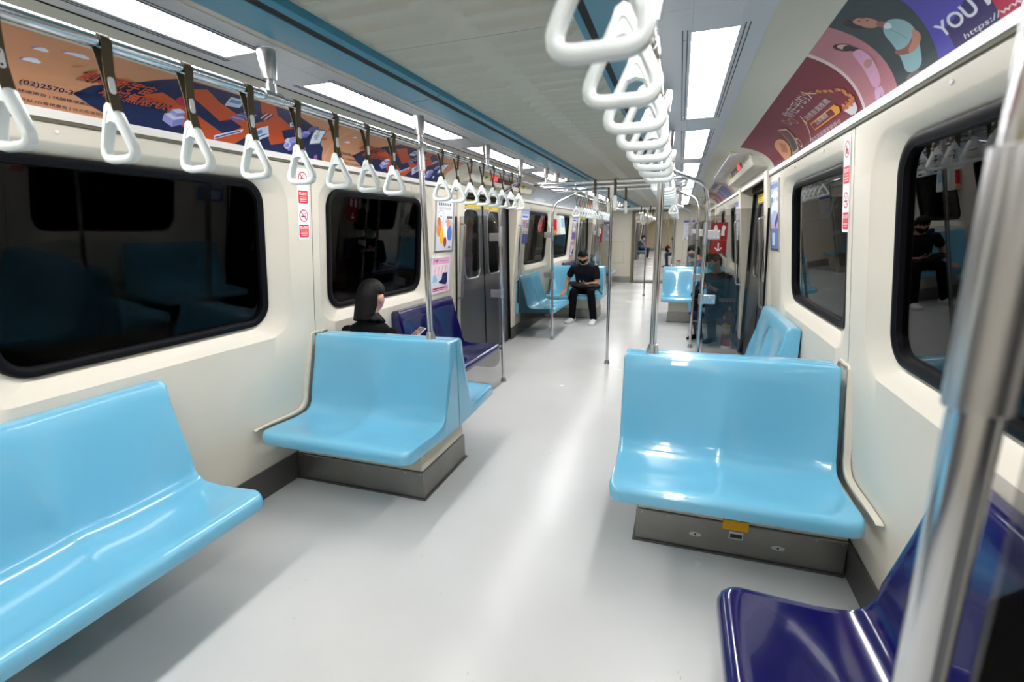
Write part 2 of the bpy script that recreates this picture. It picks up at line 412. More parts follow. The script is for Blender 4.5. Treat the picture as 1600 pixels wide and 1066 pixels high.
# centre panels with pressed slots
def slot_panel(mb, ya, yb):
    z = 2.15; rows = []; y = ya+0.06
    while y + 0.06 <= yb: rows.append(y); y += 0.1185
    xs = (-0.33, 0.33)
    mbv = lambda pts, zz: [(x, y, zz) for x, y in pts]
    prev = ya+0.001
    for y in rows:
        for xa, xb in ((-0.352, -0.058), (0.05, 0.352)):
            pass
    # grid: each row is a strip holding two rounded slots
    edges = [ya+0.001] + [(rows[i]+rows[i+1])/2 for i in range(len(rows)-1)] + [yb-0.001]
    for i, yc in enumerate(rows):
        e0, e1 = edges[i], edges[i+1]
        for cx0, cx1, xa, xb in ((-0.39, -0.004, -0.345, -0.058), (-0.004, 0.39, 0.05, 0.345)):
            r = 0.019
            A = rrect(xa, xb, yc-r, yc+r, r-0.0005, 6); O = outer_for(A, cx0, cx1, e0, e1, 6)
            Bq = rrect(xa+0.009, xb-0.009, yc-r+0.009, yc+r-0.009, r-0.0098, 6); m = len(A)
            vs = [(x, y, z) for x, y in O] + [(x, y, z) for x, y in A] + [(x, y, z-0.014) for x, y in Bq]
            fs = [(q*m+k, q*m+(k+1) % m, (q+1)*m+(k+1) % m, (q+1)*m+k) for q in range(2) for k in range(m)] + [tuple(range(2*m, 3*m))]
            mb.add(vs, fs)
mbc = MB(); yy = 0.26-2.0*1.44
SEAM = 1.44
while yy < Y1-0.1:
    slot_panel(mbc, max(yy, Y0), min(yy+SEAM, Y1)); yy += SEAM
ceil_o = struct(mb.obj('ceiling', CEIL, smooth=45, recalc=False))
mbc.obj('centre_panel', CEIL, ceil_o, smooth=60, recalc=False)
mbp.obj('panel_backing', DARKGAP, ceil_o, smooth=0)
mb = MB(); mb.box(-1.5, 1.5, Y0, Y1, 2.20, 2.24); mb.obj('roof', DARKGAP, ceil_o, smooth=0)
for sd in (-1, 1):
    mb = MB(); mb2 = MB(); mb3 = MB()
    y = Y0; ln = 2.4
    while y < Y1-0.2:
        e = min(y+ln, Y1)
        mb.prism([(0.548, ZS-0.002), (0.548, ZS-0.010), (0.53, ZS-0.014), (0.427, ZS-0.004), (0.422, ZS+0.02), (0.54, ZS+0.02)], lambda p, t: (sd*p[0], t, p[1]), y+0.002, e-0.002)
        mb.prism([(0.400, ZS+0.012), (0.400, ZS+0.0), (0.376, ZS+0.006), (0.372, ZS+0.0295), (0.39, ZS+0.0295)], lambda p, t: (sd*p[0], t, p[1]), y+0.002, e-0.002)
        y = e
    mb2.add([(sd*0.4275, Y0, ZS-0.002), (sd*0.4275, Y1, ZS-0.002), (sd*0.3995, Y1, ZS+0.001), (sd*0.3995, Y0, ZS+0.001)], [(0,1,2,3)])
    st = struct(mb.obj('trim_blue_strip_'+('left' if sd < 0 else 'right'), STRIPE, smooth=30)); mb2.obj('air_slot', DARKGAP, st, smooth=0)
# ledge under the adverts: white extrusion with a dark groove
for sd, side in ((-1, 'left'), (1, 'right')):
    mb = MB(); mg = MB()
    for a, b in ((Y0, Y1),):
        mb.prism([(1.372, 1.905), (1.352, 1.905), (1.350, 1.935), (1.366, 1.937)], lambda p, t: (sd*p[0], t, p[1]), a, b)
        mg.prism([(1.374, 1.893), (1.356, 1.893), (1.356, 1.904), (1.374, 1.904)], lambda p, t: (sd*p[0], t, p[1]), a, b)
    t = struct(mb.obj('trim_ledge_'+side, mat('ledge_white', (0.75, 0.73, 0.70), 0.35), smooth=0))
    mg.obj('groove', mat('groove_olive', (0.10, 0.09, 0.055), 0.6), t, smooth=0)

# end wall with the gangway opening, and an unseen wall added behind the camera against light leaks
mb = MB()
GX, GZ = 0.545, 1.98
mb.box(-1.66, -GX, Y1, Y1+0.10, 0, 2.2); mb.box(GX, 1.66, Y1, Y1+0.10, 0, 2.2); mb.box(-GX, GX, Y1, Y1+0.10, GZ, 2.2)
ew = struct(mb.obj('wall_end', CREAM, smooth=0))
mb = MB()
for a, b in ((-1.46, -GX-0.05), (GX+0.05, 1.46)): mb.box(a, b, Y1-0.012, Y1, 0.001, 0.17)
struct(mb.obj('baseboard_end', mat('kick_satin', (0.35, 0.34, 0.33), 0.3, 0.8), smooth=0))
mb = MB(); mb.box(-GX-0.05, -GX, Y1-0.03, Y1+0.5, 0, GZ); mb.box(GX, GX+0.05, Y1-0.03, Y1+0.5, 0, GZ); mb.box(-GX-0.05, GX+0.05, Y1-0.03, Y1+0.5, GZ, GZ+0.05)
struct(mb.obj('trim_gangway', mat('gangway_rubber', (0.20, 0.17, 0.11), 0.6), smooth=0))
mb = MB(); mb.box(-GX-0.05, GX+0.05, Y1-0.10, Y1+0.62, 0.0, 0.016); struct(mb.obj('trim_threshold', mat('threshold', (0.05, 0.045, 0.045), 0.5), smooth=0))
mb = MB(); mb.box(-1.66, 1.66, Y0-0.05, Y0, -0.05, 2.22); struct(mb.obj('wall_rear', CREAM, smooth=0))

# ------------------------------------------------------------------ ceiling lights
def make_light():
    t = thing('ceiling_light', '', 'light')
    mb = MB()
    # housing frame around the diffuser, local: x across (towards the wall +), y along
    def q(a, b, c, d): mb.box(a, b, c, d, -0.004, 0.012)
    q(-0.173, -0.070, -0.85, 0.85); q(0.070, 0.155, -0.85, 0.85); q(-0.070, 0.070, -0.85, -0.66); q(-0.070, 0.070, 0.66, 0.85)
    mb.obj('housing', SILVER, t, smooth=0, bevel=0.0015)
    mb = MB(); mb.box(-0.070, 0.070, -0.66, 0.66, -0.001, 0.010); mb.obj('diffuser', LENS, t, smooth=0)
    mb = MB()
    for x in (-0.084, -0.099, 0.086, 0.099): mb.box(x-0.0016, x+0.0016, -0.69, 0.69, -0.0052, -0.0035)
    mb.obj('trim_line', DARKGAP, t, smooth=0)
    for y in (-0.60, 0.60):
        mb = MB(); mb.lathe([(0.006, -0.007), (0.006, -0.004)], (-0.0915, y, 0), 10); mb.obj('screw', STEEL2, t, smooth=0)
    return t
lt0 = make_light(); first = True
place = ['behind the camera', 'over the near benches', 'over the first back-to-back seats', 'over the priority bench', 'at the first doors', 'over the second bay benches', 'over the second back-to-back seats', 'before the second doors', 'at the second doors', 'last before the gangway']
for sd in (-1, 1):
    for k in range(-1, 8):
        yc = 0.13 + 1.7*k + 0.66
        lab = 'lit white rectangular ceiling light on the %s side, %s' % ('left' if sd < 0 else 'right', place[k+1])
        loc = (0.785 if sd > 0 else -0.768, yc, ZS); rz = 0 if sd > 0 else PI
        if first: lt0.location = loc; lt0.rotation_euler = (0, 0, rz); lt0['label'] = lab; lt0['group'] = 'ceiling lights'; first = False
        else: dup(lt0, loc, rz, lab, 'ceiling lights')

# ------------------------------------------------------------------ seats
def seat_profile(x, Wd, D):
    """top/front curve of the moulded shell at x across; local y = out from the rear plane, z up"""
    h = Wd/2; q = (abs(x)/h)                       # 0 at the ridge, 1 at the ends
    c = 1-abs(2*q-1)**2.4                          # two buckets with a crease between
    b = 0.040*c
    P = [(0.003, 0.880), (0.010, 0.888), (0.055, 0.890), (0.068, 0.886), (0.076, 0.874)]
    for t, (y, z) in ((0.15, (0.090, 0.80)), (0.5, (0.112, 0.70)), (0.85, (0.135, 0.61)), (1.0, (0.155, 0.54)), (1.0, (0.172, 0.49)), (1, (0.192, 0.458)), (1.0, (0.222, 0.437)), (1.0, (0.26, 0.427)), (0.95, (0.31, 0.424)), (0.8, (0.38, 0.428)), (0.5, (0.45, 0.434)), (0.2, (0.51, 0.438))):
        k = b*t
        if y < 0.16: P.append((y-k*0.95+0.010*t, z))
        elif y < 0.24: P.append((y-k*0.6, z-k*0.6))
        else: P.append((y, z-k*0.75+0.006*t))
    P += [(D-0.035, 0.440), (D-0.018, 0.437), (D-0.006, 0.428), (D, 0.414), (D, 0.385), (D-0.003, 0.377), (D-0.011, 0.373)]
    P += [(D-0.06, 0.373), (0.20, 0.360), (0.003, 0.355)]
    return P
def seat_shell(name, Wd, D, m, parent):
    h = Wd/2; xs = [-h, -h+0.004, -h+0.012, -h+0.025, -h+0.045, -h+0.07]
    n = 22; xs += [-h+0.07 + (Wd-0.14)*i/n for i in range(1, n)] + [-x for x in xs[::-1]]
    mb = MB(); rows = []
    for x in xs:
        d = h-abs(x); R = 0.055
        pull = 0 if d >= R else R - math.sqrt(max(0, R*R-(R-d)**2))
        e = 0.014; ins = 0 if d >= e else e - math.sqrt(max(0, e*e-(e-d)**2))
        row = []
        prof = seat_profile(x, Wd, D)
        for i, (y, z) in enumerate(prof):
            w = min(1, max(0, (y-0.42)/(D-0.44)))
            y2 = y - pull*w*w; z2 = z
            if y < 0.2 and z > 0.42: y2 -= ins*0.8 if z < 0.87 else 0
            if i < 5: z2 -= ins
            if 0.16 < y <= D and z > 0.39: z2 -= ins*0.8
            row.append((x, max(0.003, y2), z2))
        rows.append(row)
    N = len(rows[0]); vs = [p for r in rows for p in r]
    fs = [(i*N+k, i*N+(k+1) % N, (i+1)*N+(k+1) % N, (i+1)*N+k) for i in range(len(rows)-1) for k in range(N)]
    fs += [tuple(range(N)), tuple((len(rows)-1)*N+k for k in range(N))[::-1]]
    mb.add(vs, fs)
    return mb.obj(name, m, parent, smooth=38)
def base_of(parent, sd):
    pass
def bench(Yc, sd, m, label, group=None, Wd=0.98, D=0.575, brackets=True):
    t = thing('bench_seat', label, 'seat', (sd*1.457, Yc, 0), PI/2 if sd > 0 else -PI/2, group)
    seat_shell('seat_shell', Wd, D, m, t)
    for x in ((-0.32, 0.32) if brackets else ()):
        mb = MB(); mb.prism([(0.02, 0.355), (0.44, 0.368), (0.44, 0.335), (0.02, 0.20)], lambda p, q: (q, p[0], p[1]), x-0.02, x+0.02)
        mb.obj('bracket', KICK, t, smooth=0)
    return t
def transverse(Yc, sd, o, words):
    """two shells back to back on a steel-skirted pedestal"""
    Xc = sd*0.957
    side = 'left' if sd < 0 else 'right'
    for face in (-1, 1):
        lab = 'light blue double seat on the %s, %s, %s' % (side, 'facing the camera' if face < 0 else 'turned away', words)
        t = thing('double_seat', lab, 'seat', (Xc, Yc + face*0.0015, 0), PI if face < 0 else 0, 'back-to-back light blue seats')
        seat_shell('seat_shell', 0.945, 0.60, BLUE, t)
    xi, xo = sd*0.588, sd*(XW(0.1)-0.014)
    a, b = sorted((xi, xo))
    t = thing('seat_pedestal', 'steel skirted cream pedestal under the %s back-to-back seats, %s' % (side, words), 'pedestal', ((a+b)/2, Yc, 0), 0, 'seat pedestals')
    hx = (b-a)/2
    mb = MB(); mb.box(-hx, hx, -0.285, 0.285, 0.006, 0.168); mb.obj('steel_skirt', PED, t, smooth=0, bevel=0.006)
    mb = MB(); mb.box(-hx-0.012 if sd > 0 else -hx, hx+0.012 if sd < 0 else hx, -0.297, 0.297, 0.0, 0.008); mb.obj('base_flange', KICK, t, smooth=0, bevel=0.003)
    mb = MB()
    mb.box((-hx+0.01) if sd > 0 else -hx, hx if sd > 0 else hx-0.01, -0.275, 0.275, 0.168, 0.356); mb.obj('pedestal_body', CREAM2, t, smooth=0, bevel=0.006)
    if o == 0:
        def rivet(x, z, y=-0.285, r=0.004):
            mb = MB(); mb.sphere((x, y, z), (r, 0.002, r), 8, 6); mb.obj('rivet', STEEL2, t)
        for x in (-hx+0.03, -hx+0.15, 0.05, hx-0.12, hx-0.02): rivet(x, 0.155)
        if sd > 0:
            ys = -0.2855
            for x in (-0.17, 0.18):
                mb = MB(); L = [(x+0.028*math.cos(2*PI*k/20), 0.085+0.011*math.sin(2*PI*k/20)) for k in range(20)]
                mb.prism(L, lambda p, q: (p[0], q, p[1]), ys-0.004, ys); lo = mb.obj('latch', STEEL2, t, smooth=30)
                mb = MB(); mb.sphere((x, ys-0.0045, 0.085), (0.005, 0.002, 0.005), 10, 6); mb.obj('key_hole', BLACK, lo)
            mb = MB(); mb.box(0.0-0.055, 0.055, -0.2905, -0.2755, 0.138, 0.187); mb.obj('yellow_label', ink(225, 165, 20), t, smooth=0, bevel=0.003)
            mb = MB(); mb.box(-0.025, 0.035, -0.2885, -0.285, 0.092, 0.132); sl = mb.obj('slot_plate', STEEL2, t, smooth=0, bevel=0.002)
            mb = MB(); mb.box(-0.020, 0.030, -0.2895, -0.2884, 0.100, 0.120); mb.obj('slot', BLACK, sl, smooth=0)
    # moulded surround where the shells meet the wall
    if o == 0:
        for face in (-1, 1):
            prof = [(y, z) for y, z in seat_profile(0.47, 0.945, 0.60)][:-1]
            out = []
            top = prof[:-7]
            n = len(top); ring = []
            for i, (y, z) in enumerate(top):
                p, q = top[max(0, i-1)], top[min(n-1, i+1)]; dy, dz = q[0]-p[0], q[1]-p[1]; L = math.hypot(dy, dz)
                ring.append((y+dz/L*-0.03*-1, z-dy/L*-0.03*1))
            # push outward: up and to the front
            ring = [(y+0.013*min(1, max(0, (i-3)/3))*min(1, (n-1-i)/5), z+0.012*min(1, (n-1-i)/5+0.1)) for i, (y, z) in enumerate(top)]
            vs = []; x0 = sd*1.449
            for x in (x0, sd*1.475):
                for y, z in top: vs.append((x, Yc+face*y, z))
                for y, z in ring: vs.append((x, Yc+face*(y), z))
            mb = MB(); fs = []
            for k in range(n-1):
                fs += [(k, k+1, n+k+1, n+k), (n+k, n+k+1, 3*n+k+1, 3*n+k), (k, k+1, 2*n+k+1, 2*n+k)]
            mb.add(vs, fs)
            struct(mb.obj('trim_seat_surround_%s_%s' % (side, 'front' if face < 0 else 'back'), CREAM, smooth=30))
bench(0.92, -1, BLUE, 'light blue two-place bench along the left wall, nearest the camera', 'light blue wall benches')
bench(3.80, -1, NAVY, 'dark blue priority bench on the left wall, just before the first doors', 'dark blue priority benches')
bench(0.92, 1, NAVY, 'dark blue priority bench at the lower right, nearest the camera', 'dark blue priority benches')
bench(3.80, 1, BLUE, 'light blue two-place bench on the right wall, behind the near double seat', 'light blue wall benches')
bench(0.92+PER, -1, BLUE, 'light blue bench on the left wall, just after the first doors', 'light blue wall benches')
bench(3.80+PER, -1, NAVY, 'dark blue priority bench on the left wall, behind the man in the black T-shirt', 'dark blue priority benches')
bench(1.06+PER, 1, NAVY, 'dark blue priority bench on the right wall, behind the fire extinguisher', 'dark blue priority benches', Wd=0.86)
bench(3.80+PER, 1, BLUE, 'light blue bench on the right wall, beyond the far double seat', 'light blue wall benches')
bench(13.05, -1, BLUE, 'light blue bench on the left wall by the end of the car', 'light blue wall benches', brackets=False)
bench(13.05, 1, BLUE, 'light blue bench on the right wall by the end of the car', 'light blue wall benches', brackets=False)
for sd in (-1, 1):
    transverse(2.475, sd, 0, 'near pair'); transverse(2.475+PER, sd, 1, 'far pair past the first doors')
    mb = MB(); a, b = sorted((sd*1.0, sd*(XW(.1)-0.013))); mb.box(a, b, 12.62, 13.5, 0.0, 0.354)
    tag(mb.obj('heater_box', CREAM2, smooth=0, bevel=0.01), 'cream box under the %s end bench' % ('left' if sd < 0 else 'right'), 'box', 'end bench boxes')

# ------------------------------------------------------------------ handrails, hangers, poles
RX = {-1: -0.65, 1: 0.617}; RZ = 1.966; PX = 0.918
def hanger(mb_parent, x, y, ztop=2.12, drop=0.0):
    L = ztop-RZ
    mb = MB(); mb.lathe([(0.034, 0), (0.034, -0.004), (0.031, -0.006), (0.030, -0.03), (0.024, -0.085), (0.0225, -0.097), (0.018, -0.100), (0.012, -0.100), (0.012, -0.112), (0.0165, -0.112), (0.0165, -L+0.012), (0.0165, -L-0.002)], (x, y, ztop), 24)
    h = mb.obj('hanger', STEEL2, mb_parent, smooth=35)
    return h
def rail_bay(o, sd, words):
    x = RX[sd]; side = 'left' if sd < 0 else 'right'
    t = thing('handrail', 'polished overhead handrail along the %s side, %s' % (side, words), 'handrail', (0, 0, 0), 0, 'overhead handrails')
    ya, yb = 0.55+o, 4.32+o
    za = 1.72
    pts = fillet([(sd*PX, 0.42+o, za), (sd*(PX-0.03), 0.43+o, 1.86), (x, ya-0.02, RZ), (x, ya+0.30, RZ), (x, yb-0.3, RZ), (x, yb+0.02, RZ), (sd*(PX-0.03), 4.43+o, 1.86), (sd*PX, 4.44+o, za)], 0.10, 6)
    if sd > 0 and o == 0: pts = [p+Vector((0.008*max(0, min(1, (p.x-x)/(PX-x))), 0, 0)) if p.y < 1 else p for p in pts]
    mb = MB(); mb.tube(pts, 0.0165, 18); mb.obj('rail', STEEL, t)
    for y in (0.66, 1.445, 2.475, 3.455, 4.25):
        hanger(t, x, y+o)
        mb = MB(); mb.tube([(x, y+o-0.042, RZ), (x, y+o-0.041, RZ), (x, y+o+0.041, RZ), (x, y+o+0.042, RZ)], [0.0165, 0.0205, 0.0205, 0.0165], 18); mb.obj('sleeve', STEEL2, t)
    return t
for o, w in ((0, 'over the near seats'), (PER, 'beyond the first doors')):
    for sd in (-1, 1): rail_bay(o, sd, w)
def pole(name, label, x, y, z0, z1, r=0.0165, foot=True, sleeve=True, group='grab poles'):
    t = thing(name, label, 'pole', (x, y, z0), 0, group); H = z1-z0
    mb = MB(); mb.tube([(0, 0, 0.0), (0, 0, H)], r, 20); mb.obj('tube', STEEL, t)
    if foot:
        mb = MB(); mb.lathe([(0.030, 0.0), (0.029, 0.012), (0.0225, 0.036), (0.0215, 0.043), (r, 0.044)], (0, 0, 0), 22); mb.obj('foot', STEEL2, t, smooth=35)
    if sleeve:
        mb = MB(); mb.lathe([(r, -0.13), (0.0205, -0.128), (0.0205, 0.0), (r, 0.0)], (0, 0, H), 20); mb.obj('sleeve', STEEL2, t, smooth=35)
    return t
for sd, side in ((-1, 'left'), (1, 'right')):
    pole('grab_pole', 'steel pole standing on the near %s back-to-back seats' % side, RX[sd], 2.475, 0.888, RZ)
    pole('grab_pole', 'steel pole standing on the far %s back-to-back seats' % side, RX[sd], 2.475+PER, 0.888, RZ)
pole('grab_pole', 'steel floor pole in the middle of the first doorway', 0, 5.41, 0, RZ)
pole('grab_pole', 'steel floor pole in the middle of the second doorway', 0, 5.41+PER, 0, RZ)
dn = {0.42: 'nearest the camera', 4.44: 'before the first doors', 6.47: 'after the first doors', 10.49: 'before the second doors', 12.52: 'after the second doors'}
for sd, side in ((-1, 'left'), (1, 'right')):
    for y, w in dn.items():
        pole('door_pole', 'steel floor pole of the %s glass screen, %s' % (side, w), sd*PX if (sd < 0 or y > 1) else 0.926, y, 0, 1.73 if y < 12 else 1.95, 0.0165, True, False, 'door screen poles')

# glass screens beside the doors
def screen(sd, y, words):
    side = 'left' if sd < 0 else 'right'
    t = thing('glass_screen', 'smoky glass draught screen on the %s side, %s' % (side, words), 'screen', (sd*PX if (sd < 0 or y > 1) else 0.926, y, 0), 0, 'glass door screens')
    w = 1.425-PX; a, b = 0.035, w; zb, zt = 0.14, 1.655
    def rc(cx, cz, r, a0): return [(cx+r*math.cos(a0+PI/2*k/8), cz+r*math.sin(a0+PI/2*k/8)) for k in range(9)]
    L = rc(a+0.14, zt-0.14, 0.14, PI/2) + rc(a+0.10, zb+0.10, 0.10, PI) + [(b, zb), (b-0.035, zt-0.8), (b-0.09, zt)]
    mb = MB(); mb.prism(L, lambda p, q: (sd*p[0], q, p[1]), -0.004, 0.004); mb.obj('glass', PANE, t, smooth=30)
    for z in (1.45, 0.905):
        mb = MB(); mb.box(*sorted((sd*0.010, sd*0.115)), -0.012, 0.012, z-0.04, z+0.04); c = mb.obj('clamp', STEEL2, t, smooth=0, bevel=0.006)
        mb = MB(); mb.lathe([(0.0165, -0.045), (0.0215, -0.044), (0.0215, 0.044), (0.0165, 0.045)], (0, 0, z), 20) if z < 1 else mb.lathe([(0.0165, -0.081), (0.0205, -0.080), (0.0205, 0.099), (0.0165, 0.100)], (0, 0, z), 20); mb.obj('collar', STEEL2, c, smooth=35)
        for dx, dz in ((0.07, 0.02), (0.07, -0.02), (0.10, 0.02), (0.10, -0.02)):
            mb = MB(); mb.sphere((sd*dx, -0.012, z+dz), (0.004, 0.002, 0.004), 8, 6); mb.obj('screw', STEEL, c)
    mb = MB(); mb.box(*sorted((sd*0.0, sd*0.10)), -0.010, 0.010, 0.335, 0.36); mb.obj('lower_bracket', KICK, t, smooth=0, bevel=0.004)
    mb = MB(); mb.prism([(b-0.008, 0.5), (b+0.006, 0.5), (b-0.04, zt), (b-0.055, zt)], lambda p, q: (sd*p[0], q, p[1]), -0.008, 0.008); mb.obj('gasket', RUBBER, t, smooth=0)
    return t
for sd in (-1, 1):
    for y, w in dn.items():
        if sd < 0 and y < 1: continue
        screen(sd, y, w)

# rails across the doorways
def cross_rails(Yc, words):
    t = thing('cross_handrail', 'looped overhead handrail across the car, %s' % words, 'handrail', (0, Yc, 0), 0, 'overhead handrails across the car')
    pts = fillet([(0, -0.47, RZ), (0.745, -0.47, RZ), (0.745, 0.52, RZ), (-0.745, 0.52, RZ), (-0.745, -0.47, RZ), (0, -0.47, RZ)], 0.12, 6)[:-1]
    mb = MB(); mb.tube(pts, 0.0165, 16, closed=True); mb.obj('loop_rail', STEEL, t)
    mb = MB(); mb.tube([(-0.735, 0.0, RZ), (0.735, 0.0, RZ)], 0.0155, 16); mb.obj('centre_rail', STEEL, t)
    for x in (-0.60, 0.60):
        for y in (-0.47, 0.0, 0.52): hanger(t, x, y)
for Yc, w in ((5.41, 'at the first doors'), (5.41+PER, 'at the second doors')): cross_rails(Yc, w)

# ------------------------------------------------------------------ strap handles
def ring_path():
    pts = []
    tri = [(-0.064, 0.0), (0.064, 0.0), (0.0, 0.132)]; R = [0.026, 0.026, 0.016]
    for i in range(3):
        p = Vector(tri[i]); a = (Vector(tri[i-1])-p).normalized(); b = (Vector(tri[(i+1) % 3])-p).normalized()
        ang = a.angle(b); d = R[i]/math.tan(ang/2)
        pts += arc(p+a*d, p, p+b*d, 7)
    # bow the sides outwards a little
    return pts
def make_handle():
    t = thing('strap_handle', '', 'handle')
    zb = -0.27                                     # centre of the bottom bar below the rail centre
    mb = MB(); P = ring_path(); N = len(P); vs = []; M = 10
    for i in range(N):
        p = P[i]; tg = (P[(i+1) % N]-P[i-1]).normalized(); nm = Vector((tg.y, -tg.x))
        top = min(1, max(0, (p.y-0.01)/0.10)); rw = 0.0105*(1-0.15*top); rd = 0.0125+0.0035*top
        for k in range(M):
            a = 2*PI*k/M; ca, sa = math.cos(a), math.sin(a)
            ex = lambda v: math.copysign(abs(v)**0.7, v)
            q = p + nm*rw*ex(ca); vs.append((q.x, rd*ex(sa), zb+q.y))
    fs = [(i*M+k, i*M+(k+1) % M, ((i+1) % N)*M+(k+1) % M, ((i+1) % N)*M+k) for i in range(N) for k in range(M)]
    mb.add(vs, fs)
    # solid apex
    mb.prism([(-0.030, 0.075), (-0.022, 0.083), (0, 0.090), (0.022, 0.083), (0.030, 0.075), (0.012, 0.126), (0.0, 0.133), (-0.012, 0.126)], lambda p, q: (p[0], q, zb+p[1]), -0.0135, 0.0135)
    mb.obj('grip', PLASTIC, t, smooth=40)
    # webbing loop: round the rail, pinched by the clip, into the two sides of the apex
    loop = []
    for k in range(13): a = PI*k/12; loop.append((0.0188*math.cos(a), 0.0188*math.sin(a)))
    rt = [(0.0125, -0.165), (0.006, -0.135), (0.0030, -0.105), (0.0042, -0.085), (0.012, -0.035), (0.0175, -0.012)]
    line = rt + loop + [(-x, z) for x, z in rt[::-1]]
    line = [(x+0.006*max(0, min(1, (-z-0.02)/0.1)), z) for x, z in line]
    vs = []; n = len(line)
    for y in (-0.0125, 0.0125):
        for i, (x, z) in enumerate(line):
            p, q = line[max(0, i-1)], line[min(n-1, i+1)]; d = Vector((q[0]-p[0], q[1]-p[1])).normalized(); nx, nz = d.y, -d.x
            vs.append((x+nx*0.0009, y, z+nz*0.0009)); vs.append((x-nx*0.0009, y, z-nz*0.0009))
    fs = []; o = 2*n
    for i in range(n-1):
        a, b, c, d = 2*i, 2*i+1, 2*i+2, 2*i+3
        fs += [(a, c, o+c, o+a), (b, d, o+d, o+b), (a, b, d, c), (o+a, o+c, o+d, o+b)]
    mb = MB(); mb.add(vs, fs); st = mb.obj('strap', STRAPM, t, smooth=45)
    mb = MB(); L = rrect(-0.0072, 0.0072, -0.117, -0.078, 0.0065, 4)
    mb.prism(L, lambda p, q: (q, p[0], p[1]), 0.0098, 0.0125); cl = mb.obj('clip', CLIP, st, smooth=30)
    for z in (-0.085, -0.110):
        mb = MB(); mb.sphere((0.0126, 0, z), (0.0012, 0.0028, 0.0028), 8, 6); mb.obj('rivet', BLACK, cl)
    return t
h0 = make_handle(); used = [False]
def put_handle(x, y, label, group, rz=0.0, simple=False):
    swing = random.uniform(-0.03, 0.03)
    if not used[0]: h0.location = (x, y, RZ); h0.rotation_euler = (0, 0, rz); h0['label'] = label; h0['group'] = group; used[0] = True; r = h0
    else: r = dup(h0, (x, y, RZ), rz, label, group)
    return r
for o, bw in ((0, 'over the near seats'), (PER, 'beyond the first doors')):
    for sd, side in ((-1, 'left'), (1, 'right')):
        ys = [2.45-0.262-0.2125*k for k in range(7, -1, -1)] + [2.45+0.262+0.2125*k for k in range(8)]
        if sd > 0: ys[:8] = [0.60, 0.825, 1.045, 1.265, 1.49, 1.71, 1.935, 2.17]
        for i, y in enumerate(ys):
            put_handle(RX[sd], y+o, 'white triangular strap handle on the %s rail %s, %s along' % (side, bw, ORD[i]), 'strap handles on the %s rail %s' % (side, bw))
for o, bw in ((0, 'first'), (PER, 'second')):
    for y, w in ((4.94, 'near'), (5.93, 'far')):
        for x, v in ((-0.10, 'left'), (0.095, 'right')):
            put_handle(x, y+o, 'white strap handle edge-on above the %s doorway, %s rail, %s of the pole' % (bw, w, v), 'strap handles across the doorways', PI/2)

